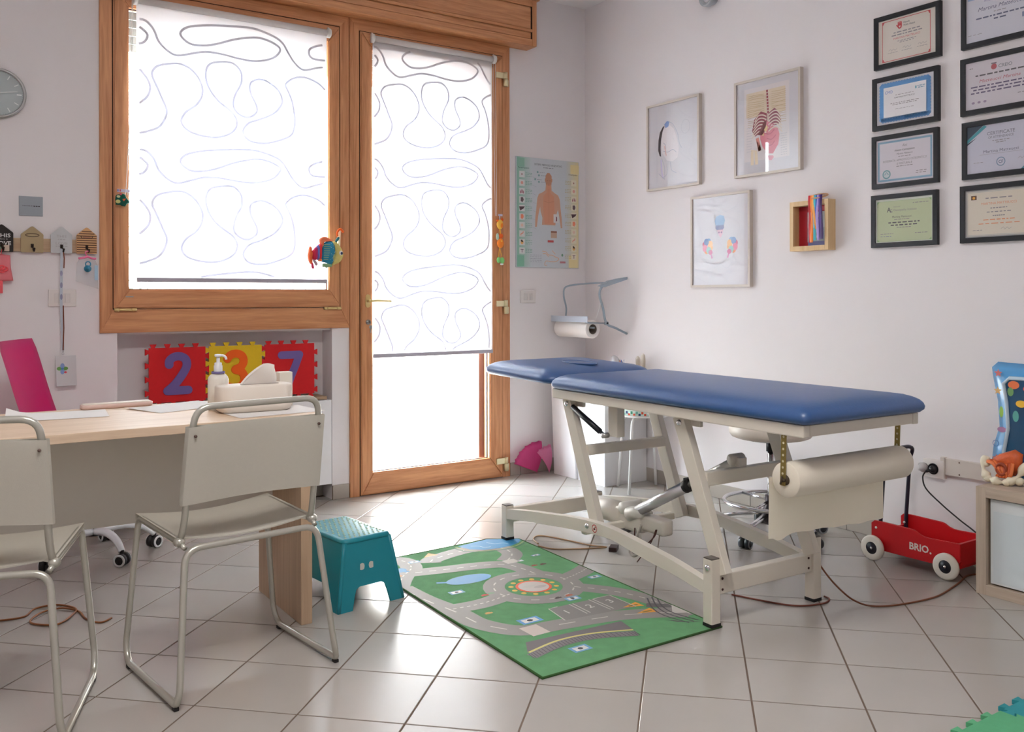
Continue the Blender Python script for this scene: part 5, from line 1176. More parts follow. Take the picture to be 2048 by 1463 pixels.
def c3(p):
    p.rect(0, 0, .284, .2, (222, 216, 224), 1); p.frame(0, 0, .268, .184, .008, (136, 174, 200), 2); p.frame(0, 0, .250, .168, .0015, (176, 200, 214), 2)
    p.text('Aat', 0, .066, .012, INK2, 3, 0, shear=.4); p.text('Attestato di partecipazione', 0, .046, .009, INK, 3, .02, shear=.3, wid=.10); p.text('Martina Matteucci', 0, .029, .008, INK, 3, 0, shear=.3, wid=.08); p.bars(0, .016, .06, .003, INK2, 4, 3, 1)
    p.text('INTEGRATA: APPROCCIO OSTEOPATICO', 0, .0, .0095, INK2, 3, .01, wid=.216); p.text('E POSTURALE', 0, -.016, .0095, INK2, 3, .01, wid=.075); p.bars(0, -.028, .08, .003, INK2, 6, 3, 2)
    p.ell(-.090, -.060, .021, .021, (120, 166, 176), 3, 24); p.ell(-.090, -.060, .015, .015, (206, 214, 218), 4, 20); p.line([(-.100, -.062), (-.090, -.050), (-.080, -.062)], .004, (120, 166, 176), 5); p.bars(.082, -.058, .05, .003, INK2, 3, 3, 3); p.bars(.080, -.067, .05, .003, INK2, 3, 3, 4)
def c4(p):
    G1 = (196, 206, 168); p.rect(0, 0, .284, .2, (222, 226, 214), 1); p.rect(0, -.003, .270, .186, (150, 186, 130), 2)
    p.poly([(-.122, -.095), (.122, -.095), (.134, -.083), (.134, .077), (.122, .089), (-.122, .089), (-.134, .077), (-.134, -.083)], G1, 3)
    p.bars(.082, .074, .075, .003, INK2, 5, 4, 1); p.text('A', -.074, .050, .022, INK, 4, .02); p.text('G', -.064, .044, .016, INK2, 4, .01); p.text('Advanced', -.052, .062, .006, INK2, 4, 0, 'LEFT'); p.text('Osteopathy Institute', -.052, .047, .0105, INK2, 4, .0, 'LEFT', wid=.115)
    p.text('Martina Matteucci', -.01, .016, .0095, INK, 4, .02, wid=.095); p.bars(-.01, .004, .075, .003, INK2, 5, 4, 2); p.bars(0, -.010, .155, .0055, INK, 7, 4, 3); p.bars(0, -.022, .13, .0055, INK, 6, 4, 4); p.bars(0, -.033, .07, .003, INK2, 5, 4, 5)
    p.bars(-.085, -.060, .065, .0025, INK2, 5, 4, 6); p.bars(-.09, -.072, .055, .0025, (120, 130, 170), 4, 4, 7); p.bars(.085, -.062, .06, .003, INK2, 4, 4, 8)
def e1(p):
    p.rect(0, 0, .284, .2, (214, 214, 226), 1); p.rect(-.105, .087, .06, .014, (140, 170, 206), 2)
    p.text('ATTESTATO DI PARTECIPAZIONE', .01, .066, .008, (80, 100, 150), 3, .02, wid=.15); p.text('Martina Matteucci', .0, .034, .017, (92, 96, 130), 3, .0, shear=.35, wid=.19)
    p.bars(0, .012, .05, .003, INK2, 3, 3, 1); p.bars(0, -.004, .20, .006, (90, 96, 130), 9, 3, 2); p.bars(0, -.018, .05, .006, (90, 96, 130), 2, 3, 3); p.bars(-.105, -.068, .06, .002, INK2, 3, 3, 4); p.rect(.11, -.03, .04, .02, (130, 140, 180), 3)
def e2(p):
    p.rect(0, 0, .284, .2, (218, 212, 220), 1); p.ell(-.022, .066, .012, .012, (186, 90, 100), 3); p.rect(-.022, .080, .022, .006, (140, 130, 140), 3); p.text('CREIO', -.004, .065, .014, (140, 144, 150), 3, .03, 'LEFT'); p.bars(-.118, .075, .014, .004, INK2, 2, 3, 9)
    p.bars(0, .040, .20, .006, INK, 8, 3, 1); p.text('Matteucci Martina', 0, .016, .0135, (190, 96, 116), 3, 0, shear=.3, wid=.17)
    for k, w_ in enumerate((.24, .22, .24)): p.bars(0, -.006 - .013 * k, w_, .0055, (96, 84, 120), 9, 3, k + 2)
    for x in (-.11, -.085, -.06): p.ell(x, -.072, .007, .005, (160, 140, 170), 3, 10)
    p.bars(.10, -.060, .05, .003, INK2, 3, 3, 7)
def e3(p):
    p.rect(0, 0, .284, .2, (206, 206, 222), 1); p.poly([(-.142, .1), (-.142, .045), (-.072, .1)], (56, 76, 96), 2); p.poly([(-.142, .045), (-.142, .030), (-.058, .092), (-.070, .1)], (70, 160, 176), 3); p.poly([(-.142, .030), (-.142, .022), (-.100, .052)], (40, 56, 80), 3)
    p.poly([(.142, -.1), (.142, -.045), (.08, -.1)], (70, 130, 150), 2)
    p.text('CERTIFICATE', .0, .062, .014, (122, 124, 140), 3, .01, wid=.115); p.text('OF ATTENDANCE', .0, .045, .0095, (122, 124, 140), 3, .01, wid=.105); p.bars(0, .030, .07, .003, INK2, 5, 3, 1); p.bars(0, .022, .04, .003, INK2, 3, 3, 2)
    p.text('Martina Matteucci', 0, -.012, .0125, (104, 106, 130), 3, .01, wid=.145); p.line([(-.09, -.024), (.09, -.024)], .001, INK2, 3)
    p.line([(.0 + .017 * math.cos(a), -.060 + .017 * math.sin(a)) for a in [2 * PI * k / 24 for k in range(24)]], .0035, (110, 140, 170), 3, closed=True); p.text('CF', 0, -.060, .012, (74, 92, 122), 4, .02); p.bars(-.095, -.055, .04, .002, INK2, 3, 3, 3); sig(p, .09, -.055)
def e4(p):
    p.frame(0, 0, .284, .2, .006, (170, 170, 172), 2); p.frame(0, 0, .268, .184, .003, (196, 196, 192), 2); p.rect(0, 0, .262, .178, (226, 216, 200), 1)
    p.rect(-.105, .068, .024, .018, (96, 60, 30), 3); p.ell(-.105, .067, .006, .006, (236, 170, 60), 4, 10); p.bars(0, .062, .11, .0045, INK2, 4, 3, 1); p.text('MARTINA MATTEUCCI', 0, .040, .010, (226, 140, 90), 3, .02, wid=.145)
    for k, (w_, c) in enumerate(((.07, INK2), (.10, INK2), (.05, INK2), (.13, (226, 140, 90)), (.17, (226, 150, 110)))): p.bars(0, .020 - .016 * k, w_, .004, c, 6, 3, k + 3)
    p.bars(-.09, -.070, .04, .002, INK2, 3, 3, 9); sig(p, .03, -.068)
CP = (224, 218, 218)
cert('black framed certificate with a red border, top of the left column', -2.353, 2.300, (226, 216, 200), c1)
cert('black framed certificate with a scalloped blue border, second of the left column', -2.344, 2.018, (222, 220, 226), c2)
cert('black framed certificate with a thin blue border and round seal, third of the left column', -2.341, 1.748, (216, 220, 226), c3)
cert('black framed pale green certificate at the foot of the left column', -2.337, 1.474, (196, 208, 176), c4)
cert('black framed white certificate cut by the top edge, right column', -2.773, 2.300, (212, 212, 222), e1)
cert('black framed certificate with a red crest logo, second of the right column', -2.770, 2.016, (218, 212, 220), e2)
cert('black framed certificate with a teal corner, third of the right column', -2.776, 1.744, (206, 206, 220), e3)
cert('black framed cream certificate with orange lettering at the foot of the right column', -2.767, 1.474, (226, 216, 200), e4)
# box frame with ribbon rattle
t = rthing('box_frame', 'deep square pine box frame with a red mount', 'picture', -1.850, 1.478)
PINE = wood('pine_box', (226, 196, 150), (206, 170, 120), 'z', .6, .5)
for (x0, x1, z0, z1) in ((-.115, -.094, -.124, .124), (.094, .115, -.124, .124), (-.094, .094, .100, .124), (-.094, .094, -.124, -.100)):
    b = B(); box(b, x0, x1, -.058, 0, z0, z1, bev=.0015); obj('frame_side', b, PINE, t)
b = B(); box(b, -.095, .095, -.010, -.004, -.101, .101); mt = obj('mount', b, mat('mount_red', (176, 22, 38), .6), t)
p = Print(y=-.0104); p.rect(.01, -.005, .105, .150, (196, 202, 206), 1); p.rect(.01, -.045, .105, .070, (156, 170, 176), 2); p.poly([(.012, .040), (.030, .055), (.046, .03), (.040, .0), (.024, .0)], (214, 186, 180), 3); p.line([(.018, .06), (.012, .045), (.018, .03)], .004, (60, 50, 90), 4); p.poly([(.016, -.0), (.044, -.0), (.05, -.06), (.012, -.06)], (226, 224, 226), 4); p.line([(.028, -.02), (.026, -.06)], .004, (60, 60, 90), 5)
p.rect(.01, -.088, .10, .022, (130, 136, 190), 3); p.rect(.045, .085, .09, .02, (216, 96, 110), 2)
p.build('picture_print', mt)
t = rthing('ribbon_ring', 'wooden ring with rainbow ribbons hooked over the pine box frame', 'toy', -1.905, 1.607)
b = B(); tube(b, [(-.008 + .050 * math.cos(a), -.040 + .024 * math.sin(a), .014 + .012 * math.sin(a)) for a in [2 * PI * k / 32 for k in range(32)]], .0038, 10, closed=True); obj('ring', b, mat('ring_wood', (196, 152, 116), .45, noise=.05), t)
for i, (x0, x1, c) in enumerate(((-.046, -.040, (196, 20, 30)), (-.034, -.030, (244, 132, 30)), (-.026, -.008, (248, 176, 90)), (-.014, -.012, (60, 190, 200)), (-.004, .006, (50, 100, 190)), (.004, .010, (170, 150, 214)), (.014, .022, (96, 60, 160)), (.022, .030, (56, 24, 96)))):
    b = B(); ln = (.215, .215, .150, .205, .10, .205, .20, .20)[i]
    P = smoothpts([(x0, -.062, .018), (x0, -.066, -.02), (x0 + (x1 - x0) * .5 + .004 * math.sin(i), -.066 - .002 * (i % 3), -.08), (x1, -.066 - .002 * (i % 2), -ln)], 5)
    rings = []
    for q in P:
        wd = .0070 + .0015 * math.sin(i + q.z * 30); rings.append([b.verts.new((q.x - wd, q.y + .001, q.z)), b.verts.new((q.x, q.y - .001, q.z)), b.verts.new((q.x + wd, q.y + .001, q.z))])
    for r0, r1 in zip(rings, rings[1:]):
        for k in (0, 1): f = b.faces.new((r0[k], r0[k + 1], r1[k + 1], r1[k])); f.smooth = True
    obj('ribbon', b, mat('ribbon_%d' % i, c, .35), t)
t = rthing('wall_spotlight', 'small round grey spotlight high on the right wall at the top edge', 'lamp', -1.163, 2.802)
b = B(); lathe(b, [(0, 0), (.036, 0), (.036, .028), (.052, .032), (.053, .062), (.048, .066), (.042, .060), (.030, .052), (0, .050)], 40, mx=mxy); obj('housing', b, mat('spot_grey', (176, 182, 188), .35, .4), t)
b = B(); sph(b, (0, -.052, 0), .030, (1, .4, 1), 20); obj('lens', b, mat('spot_lens', (206, 208, 214), .15), t)
# ================================================================== PAPER TOWEL HOLDER IN THE CORNER
TW = mat('wire_greyblue', (156, 170, 182), .35, .35)
t = thing('towel_holder', 'grey tubular wall holder with a cutting bar in the corner', 'paper holder', (0, -.41, 1.05))
def L3(x, y, z): return (x, y + .41, z - 1.05)
b = B(); tube(b, smoothpts([L3(0, -.42, .893), L3(-.09, -.42, .930), L3(-.166, -.42, .962), L3(-.195, -.42, 1.06), L3(-.222, -.42, 1.14), L3(-.200, -.42, 1.19), L3(-.15, -.42, 1.215)], 6), .0075, 12); obj('side_arm', b, TW, t)
b = B(); prism(b, [(-.225, 1.192 - 1.05), (-.15, 1.226 - 1.05), (-.06, 1.243 - 1.05), (-.004, 1.250 - 1.05), (-.004, 1.236 - 1.05), (-.06, 1.220 - 1.05), (-.12, 1.204 - 1.05), (-.185, 1.186 - 1.05)], -.022, .008); obj('top_plate', b, TW, t)
b = B(); tube(b, smoothpts([L3(-.15, -.40, 1.215), L3(-.14, -.22, 1.212), L3(-.16, -.09, 1.205), L3(-.215, -.06, 1.186), L3(-.225, -.06, 1.13), L3(-.205, -.06, 1.05), L3(-.215, -.06, .975)], 6), .0055, 12); obj('far_loop', b, TW, t)
b = B(); cyl(b, L3(-.166, -.428, .962), L3(-.166, -.408, .962), .012, 18); obj('pivot_knob', b, TW, t)
b = B(); cyl(b, L3(-.166, -.431, .962), L3(-.166, -.428, .962), .0065, 14); obj('pivot_screw', b, mat('screw_dark', (30, 36, 46), .5), t)
b = B(); box(b, *[v for v in (-.302, -.296, .012, .385, -.082, -.044)], bev=.001); obj('cutting_bar', b, mat('cut_bar', (196, 206, 220), .3, .3), t)
b = B(); cyl(b, L3(-.296, -.37, .966), L3(-.166, -.42, .962), .004, 10); cyl(b, L3(-.24, -.39, .935), L3(-.24, -.015, .935), .006, 12); obj('spindle', b, TW, t)
b = B(); tube(b, [L3(-.235, -.40, .985), L3(-.21, -.415, 1.08), L3(-.20, -.42, 1.16)], .0022, 8); obj('tension_wire', b, mat('wire_white', (226, 226, 226), .4), t)
t = thing('paper_towel_roll', 'small white paper towel roll in the corner wall holder', 'paper roll', (-.235, -.205, .925))
b = B(); lathe(b, [(.031, -.165), (.055, -.165), (.0565, -.163), (.0565, .163), (.055, .165), (.031, .165), (.031, -.165)], 40, mx=mxy); obj('roll', b, mat('towel_white', (236, 232, 228), .9, bump=.1, bscale=200), t)
b = B(); lathe(b, [(.0285, -.1655), (.0312, -.1655), (.0312, .1655), (.0285, .1655), (.0285, -.1655)], 30, mx=mxy); obj('core', b, mat('core_card', (120, 108, 98), .8), t)

# ================================================================== RIGHT WALL SOCKET, TRUNKING, CABLES
t = rthing('wall_outlet', 'white surface wall outlet with a black plug beside the red wagon', 'socket', -2.485, .368)
b = B(); box(b, -.048, .048, -.026, 0, -.040, .040, bev=.003, seg=3); obj('back_box', b, mat('plate_white', (222, 216, 212), .45), t)
b = B(); lathe(b, [(.0, .026), (.0, .027), (.022, .027), (.024, .030), (.024, .026)], 28, mx=mxy); obj('socket_face', b, mat('socket_black', (34, 32, 36), .4), t)
b = B(); lathe(b, [(.0, .046), (.012, .046), (.017, .040), (.018, .027), (0, .027)], 24, c=(.004, 0, .0), mx=mxy); cyl(b, (-.004, -.036, -.004), (-.020, -.050, -.012), .006, 12); obj('plug', b, mat('plug_black', (26, 26, 30), .45), t)
t = rthing('plug_adapter', 'translucent white adapter plugged in left of the black plug', 'adapter', -2.446, .368)
b = B(); lathe(b, [(0, .055), (.010, .055), (.020, .040), (.022, .027), (.0, .027)], 20, c=(-.004, 0, 0), mx=mxy); box(b, -.030, .0, -.034, -.004, -.018, .018, bev=.006, seg=3); obj('body', b, mat('adapter_white', (206, 202, 202), .3, alpha=.8), t)
t = rthing('cable_trunking', 'white plastic cable trunking along the right wall', 'trunking', -2.90, .385)
b = B(); box(b, -.365, .5, -.020, 0, -.036, .036, bev=.003); obj('channel', b, mat('trunk_white', (216, 208, 200), .5), t)
b = B(); box(b, -.385, -.365, -.024, 0, -.040, .040, bev=.003); obj('end_piece', b, mat('trunk_white', (216, 208, 200), .5), t)
for x in (-.30, -.12):
    for z in (-.026, .026): b = B(); cyl(b, (x, -.020, z), (x, -.0212, z), .0035, 10); obj('screw', b, mat('hole_dark', (120, 96, 84), .6), t)
def cable(label, pts, r, col, nm='cable'):
    b = B(); tube(b, smoothpts(pts, 8), r, 8); o = obj('power_cable', b, mat('cord_%02x%02x%02x' % col, col, .5)); return tag(o, label, 'cable')
cable('black cable drooping from the wall plug down behind the red wagon', [(-.052, -2.466, .358), (-.060, -2.456, .33), (-.055, -2.47, .28), (-.045, -2.54, .22), (-.035, -2.61, .17), (-.030, -2.69, .12), (-.04, -2.76, .05), (-.06, -2.82, .006)], .0032, (30, 24, 26))
cable('brown cable curving over the tiles from the table leg toward the cube cabinet', [(-.945, -2.545, .175), (-.93, -2.60, .100), (-.915, -2.65, .050), (-.895, -2.70, .016), (-.860, -2.752, .0035), (-.763, -2.799, .0035), (-.582, -2.825, .0035), (-.42, -2.800, .0035), (-.335, -2.781, .0035), (-.22, -2.755, .0035), (-.10, -2.80, .0035)], .0034, (124, 74, 48))
cable('brown cable lying round the foot of the right table leg', [(-1.185, -2.375, .0035), (-1.150, -2.47, .0035), (-1.11, -2.56, .0035), (-1.06, -2.61, .0035), (-.975, -2.632, .0035), (-.925, -2.615, .0035), (-.915, -2.585, .0035)], .0034, (112, 56, 40))
cable('tan cable looping over the tiles under the head of the table', [(-1.38, -1.39, .0035), (-1.35, -1.31, .0035), (-1.293, -1.283, .0035), (-1.247, -1.378, .0035), (-1.201, -1.543, .0035), (-1.16, -1.61, .0035), (-1.27, -1.565, .0035), (-1.369, -1.504, .0035), (-1.40, -1.42, .0035)], .0032, (172, 138, 104))
cable('brown cable coiled on the tiles under the desk by the left chair', [(-3.56, -1.09, .0035), (-3.47, -1.12, .0035), (-3.41, -1.12, .0035), (-3.37, -1.05, .0035), (-3.30, -1.05, .0035), (-3.25, -1.13, .0035), (-3.27, -1.20, .0035), (-3.33, -1.27, .0035), (-3.40, -1.20, .0035), (-3.36, -1.12, .0062), (-3.29, -1.11, .0062), (-3.245, -1.17, .0035), (-3.235, -1.27, .0035), (-3.20, -1.335, .0035), (-3.16, -1.31, .0035)], .0034, (150, 92, 50))
t = thing('foot_pedal', 'small grey foot switch on the tiles under the table', 'foot switch', (-.945, -1.44, 0), 25)
b = B(); prism(b, [(-.06, 0), (.06, 0), (.06, .018), (-.06, .034)], -.035, .035, 'xz'); obj('pedal', b, mat('pedal_grey', (120, 120, 120), .5, noise=.05), t)
b = B(); box(b, -.07, .07, -.045, .045, 0, .008, bev=.002); obj('base', b, BLACKR, t)
t = thing('charger_box', 'tiny black transformer on the tiles behind the arched rail', 'transformer', (-1.16, -1.66, 0), 40)
b = B(); box(b, -.03, .03, -.018, .018, 0, .020, bev=.003); obj('case', b, mat('case_dark', (54, 34, 30), .5), t)

# ================================================================== RED PUSH WAGON
t = thing('push_wagon', 'red wooden toddler wagon with white wheels by the right wall', 'toy wagon', (-.2175, -2.585, 0), RW)
RED = mat('wagon_red', (196, 14, 24), .42, noise=.04, nscale=12)
def prof(): 
    top = smoothpts([Vector(q) for q in ((-.02, 0, .1655), (.0, 0, .163), (.022, 0, .152), (.045, 0, .146), (.07, 0, .1455))], 4)
    return [(-.186, .046), (.150, .046), (.196, .082), (.196, .150)] + [(p.x, p.z) for p in reversed(top)] + [(-.14, .168), (-.186, .167), (-.200, .155), (-.200, .060)]
for s in (-1, 1):
    b = B(); prism(b, prof(), s * .1075 - .006, s * .1075 + .006); bmesh.ops.bevel(b, geom=[e for e in b.edges if abs((e.verts[0].co - e.verts[1].co).y) < 1e-6 and abs(e.link_faces[0].normal.dot(e.link_faces[-1].normal)) < .2], offset=.002, segments=2, affect='EDGES'); sp_ = obj('side_panel', b, RED, t)
    if s < 0:
        p = Print(y=-.1140 ); p.text('BRIO', .020, .098, .028, (226, 214, 206), 1, .05, wid=.085); p.ell(.071, .086, .0042, .0042, (226, 214, 206), 1, 12); p.build('lettering', sp_)
        for q in ((-.176, .139), ): b = B(); cyl(b, (q[0], -.1135, q[1]), (q[0], -.116, q[1]), .005, 12); obj('bolt', b, WPLAS, sp_)
b = B(); box(b, -.198, .190, -.102, .102, .050, .060); obj('floor_panel', b, RED, t)
b = B(); box(b, .182, .194, -.102, .102, .060, .150, bev=.002); obj('front_panel', b, RED, t)
b = B(); box(b, -.190, -.180, -.102, .102, .060, .120, bev=.002); obj('back_panel', b, RED, t)
HD = mat('handle_dark', (30, 26, 46), .4)
hp = [(-.168, .094, .085), (-.170, .094, .14), (-.150, .094, .42), (-.135, .094, .462), (-.132, .06, .475), (-.132, -.06, .475), (-.135, -.094, .462), (-.150, -.094, .42), (-.170, -.094, .14), (-.168, -.094, .085)]
b = B(); tube(b, fillet(hp, .03), .0085, 12); hh = obj('push_handle', b, HD, t)
for s in (-1, 1): b = B(); cyl(b, (-.170, s * .083, .135), (-.170, s * .080, .135), .005, 12); obj('handle_bolt', b, WPLAS, hh)
for x in (-.185, .144):
    b = B(); cyl(b, (x, -.115, .053), (x, .115, .053), .006, 10); obj('axle', b, STEEL, t)
    for s in (-1, 1):
        b = B(); m_ = Matrix.Rotation(PI / 2 * s, 4, 'X'); lathe(b, [(.026, -.009), (.045, -.010), (.0525, -.006), (.053, 0), (.0525, .006), (.045, .010), (.030, .010), (.027, .007), (.026, -.009)], 40, c=(x, s * .127 * 1, .053), mx=m_); wl = obj('wheel', b, mat('wheel_white', (232, 226, 214), .45), t)
        b = B(); lathe(b, [(0, -.008), (.028, -.008), (.028, .007), (.010, .0085), (0, .0085)], 32, c=(x, s * .127, .053), mx=m_); obj('hub', b, mat('hub_blackblue', (22, 22, 34), .45), wl)
        b = B(); sph(b, (x, s * .1365, .053), .0058, (1, .6, 1), 12); obj('axle_cap', b, CHROME, wl)

# ================================================================== CUBE CABINET WITH WHAT STANDS ON IT
t = thing('cube_cabinet', 'low grey-oak cube cabinet with white doors cut by the right edge', 'cabinet', (-.395, -2.878, 0), RW)
GO = wood('grey_oak', (196, 180, 162), (174, 156, 138), 'z', .9, .5); GOX = wood('grey_oak_x', (196, 180, 162), (174, 156, 138), 'x', .9, .5)
LW = .775
for nm, (x0, x1, z0, z1), m in (('side', (0, .038, 0, .405), GO), ('side', (LW - .038, LW, 0, .405), GO), ('top', (.038, LW - .038, .367, .405), GOX), ('bottom', (.038, LW - .038, 0, .038), GOX), ('divider', (.379, .396, .038, .367), GO)):
    b = B(); box(b, x0, x1, 0, .370, z0, z1, bev=.001); obj(nm, b, m, t)
b = B(); box(b, .038, LW - .038, .360, .368, .038, .367); obj('back', b, GO, t)
for x0 in (.046, .404):
    b = B(); box(b, x0, x0 + .326, .018, .034, .044, .361, bev=.002); dr = obj('door', b, mat('door_white', (222, 228, 230), .35), t)
    b = B(); box(b, x0 + .012, x0 + .314, .0165, .018, .052, .318, bev=.0005); obj('door_panel', b, mat('door_panel_white', (212, 222, 226), .3), dr)
t = rthing('water_mat', 'blue inflatable toddler water mat packed upright on the cube cabinet', 'toy', -3.02, .405, -.13)
WB = mat('mat_blue', (84, 158, 214), .25, noise=.04, coat=.3)
outl = [(-.205, .02), (-.222, .05), (-.214, .12), (-.190, .20), (-.196, .30), (-.216, .40), (-.220, .435), (-.195, .458), (.0, .452), (.195, .458), (.220, .435), (.216, .40), (.196, .30), (.190, .20), (.214, .12), (.222, .05), (.205, .0), (.0, .008), (-.19, .0)]
b = B(); pill(b, outl, .028, 0); obj('border_tube', b, WB, t)
inn = [(-.150, .06), (-.158, .10), (-.140, .20), (-.146, .30), (-.158, .375), (-.135, .398), (.135, .398), (.158, .375), (.146, .30), (.140, .20), (.158, .10), (.15, .06)]
b = B(); prism(b, inn, -.0315, -.020); obj('inner_window', b, mat('mat_deep', (44, 84, 120), .12, coat=.5), t)
b = B(); tube(b, [(x, -.030, z) for x, z in inn], .008, 8, closed=True); obj('inner_rim', b, mat('rim_pale', (186, 206, 220), .25), t)
def star(x, z, r, c, l=2): q_ = Print(y=-.0325); q_.poly([(x + (r if k % 2 == 0 else r * .45) * math.sin(k * PI / 5), z + (r if k % 2 == 0 else r * .45) * math.cos(k * PI / 5)) for k in range(10)], c, l); q_.build('star', t)
for (x, z, c) in ((-.178, .415, (206, 120, 120)), (-.180, .345, (220, 180, 120)), (-.186, .075, (196, 104, 96)), (.18, .40, (206, 120, 120)), (-.05, .43, (230, 200, 120)), (.1, .43, (206, 120, 120)), (.18, .1, (220, 180, 120))): star(x, z, .017, c)
def blob(*a): q_ = Print(y=-.0325); q_.ell(*a); q_.build('sea_motif', t)
blob(-.166, .262, .008, .022, (150, 196, 90), 2); blob(-.164, .192, .018, .011, (170, 130, 170), 2); q_ = Print(y=-.0325); q_.line([(-.188 + .012 * math.cos(a), .135 + .012 * math.sin(a)) for a in [2 * PI * k / 14 for k in range(14)]], .002, (60, 110, 180), 2, closed=True); q_.build('spiral', t)
blob(-.118, .372, .022, .016, (232, 120, 70), 3); blob(-.130, .345, .012, .018, (120, 170, 110), 3); blob(-.09, .30, .02, .014, (240, 190, 60), 3); blob(-.11, .25, .012, .022, (90, 170, 160), 3); blob(-.06, .36, .022, .014, (226, 90, 90), 3); blob(-.04, .22, .03, .018, (70, 130, 190), 3); blob(.05, .32, .03, .02, (236, 150, 80), 3)

t = rthing('pelvis_model', 'anatomical pelvis model with orange muscles on the cube cabinet', 'model', -2.925, .405, -.255)
BONE = mat('bone_ivory', (232, 224, 200), .5, noise=.06, nscale=40, bump=.3, bscale=120); MUS = mat('muscle_orange', (206, 92, 40), .45, noise=.25, nscale=60, bump=.4, bscale=150)
b = B(); tube(b, smoothpts([(-.075, -.01, .095), (-.078, -.03, .055), (-.055, -.045, .025), (-.030, -.050, .016), (.0, -.045, .010), (.035, -.035, .022), (.06, -.02, .05), (.07, 0, .09)], 6), [.012 + .006 * math.sin(k * .7) for k in range(43)], 12)
for q in ((-.052, -.045, .018, .016), (-.018, -.050, .012, .013), (.02, -.045, .013, .015), (-.072, -.02, .070, .016), (.055, -.02, .02, .018)): sph(b, q[:3], q[3], (1, 1, .9), 12)
obj('bone', b, BONE, t)
b = B(); pill(b, [(-.062, .085), (-.045, .038), (-.015, .028), (.03, .034), (.055, .07), (.06, .12), (.03, .135), (-.03, .110)], .022, 0, .0); mo = obj('muscle_mass', b, MUS, t)
for k in range(9):
    b = B(); a = -1 + k * .25; tube(b, smoothpts([(-.060 + .012 * k, -.030, .080 + .006 * math.sin(k)), (-.03 + .008 * k, -.042, .075 - .004 * k), (-.01 + .005 * k, -.040, .045), (-.02 + .006 * k, -.036, .030)], 5), .0075, 8); obj('muscle_band', b, mat('muscle_band_%d' % (k % 2), ((226, 118, 60), (196, 80, 36))[k % 2], .45), mo)
b = B(); tube(b, [(.0 + .018 * math.cos(q), -.044, .060 + .020 * math.sin(q)) for q in [2 * PI * j / 16 for j in range(16)]], .006, 8, closed=True); obj('pelvic_ring', b, mat('muscle_dark', (150, 60, 30), .5), mo)

# ================================================================== THINGS IN THE CORNER BEHIND THE TABLE
WB2 = mat('bin_white', (228, 228, 230), .4, noise=.01)
t = thing('waste_bin', 'tall tapered white bin in the corner behind the table', 'bin', (-.20, -.215, 0))
b = B()
def ringz(hw, hd_, z): return [b.verts.new((x, y, z)) for x, y in rrect(hw * 2, hd_ * 2, .012, 3)]
R0 = [ringz(.140, .117, 0), ringz(.158, .122, .58), ringz(.163, .126, .585), ringz(.163, .126, .605), ringz(.155, .118, .605), ringz(.150, .113, .57)]
for A_, C_ in zip(R0, R0[1:]):
    for i in range(len(A_)): j = (i + 1) % len(A_); b.faces.new((A_[i], A_[j], C_[j], C_[i]))
b.faces.new(R0[0][::-1]); b.faces.new(R0[-1]); obj('body', b, WB2, t)
t = thing('side_cabinet', 'white side cabinet in the corner behind the table', 'cabinet', (-.175, -.478, 0))
b = B(); box(b, -.165, .165, -.134, .122, 0, .64, bev=.002); obj('carcass', b, mat('cabinet_white', (230, 230, 232), .4, noise=.01), t)
b = B(); box(b, -.172, .168, -.140, .126, .64, .658, bev=.002); obj('top', b, mat('cabinet_white', (230, 230, 232), .4), t)
b = B(); box(b, -.1665, -.165, -.128, .116, .012, .63); obj('door_face', b, mat('cabinet_white', (230, 230, 232), .4), t)
t = thing('supply_bag', 'clear bag of small supplies with blue and red print on the side cabinet', 'bag', (-.18, -.54, .658), 30)
softbag([(-.06, .002), (.0, .0), (.06, .002), (.07, .03), (.055, .075), (.03, .068), (.0, .085), (-.03, .075), (-.065, .118), (-.072, .05)], 0, .03, 'film', mat('bag_film', (222, 222, 226), .2, alpha=.55), t)
p = Print(y=-.031); p.poly([(-.05, .085), (-.034, .085), (-.038, .05), (-.054, .05)], (226, 110, 90), 1); p.poly([(-.03, .09), (-.012, .084), (.004, .05), (-.024, .048)], (40, 84, 170), 1); p.rect(.03, .07, .03, .03, (214, 216, 226), 1); p.rect(-.065, .11, .012, .012, (230, 226, 226), 1); p.build('bag_print', t)
t = thing('hand_ornament', 'beige two-pronged ornament behind the supply bag', 'ornament', (-.03, -.585, .658), 20)
b = B()
for (x, h_, r_, l) in ((-.03, .105, .015, -.012), (.025, .120, .017, .014)): tube(b, smoothpts([(x * .6, 0, 0), (x, 0, h_ * .4), (x + l * .6, 0, h_ * .8), (x + l, 0, h_)], 5), [r_ * (.7 + .35 * math.sin(PI * k / 15)) * (1 if k < 13 else .55) for k in range(16)], 12)
sph(b, (0, 0, .012), .030, (1.1, .7, .6)); obj('prongs', b, mat('beige_clay', (206, 196, 182), .7, noise=.05), t)
t = thing('shell_toy', 'pink translucent fluted shell on the floor beside the bin', 'toy', (-.425, -.085, 0), 0)
PK = mat('pink_film', (250, 120, 186), .35, noise=.1, trans=.5)
def fan(cx, cz, ang0, ang1, r0, n, y0, lean):
    b = B(); G = []
    for i in range(n * 4 + 1):
        f = i / (n * 4); a = R(ang0 + (ang1 - ang0) * f); rr = r0 * (1 + .035 * abs(math.sin(i * PI / 4))); row = []
        for j in range(9):
            g = j / 8; row.append((cx + rr * g * math.cos(a), y0 + lean * g - .035 * math.sin(PI * g * .8) + .006 * math.cos(i * PI) * g, max(.004, cz + rr * g * math.sin(a))))
        G.append(row)
    sheet(b, G, th=.003); return b
obj('back_shell', fan(-.012, .010, 80, 158, .195, 5, .03, .01), PK, t); obj('front_shell', fan(.040, .008, 92, 128, .185, 3, -.03, -.01), mat('pink_film_light', (250, 170, 210), .35, trans=.5), t)
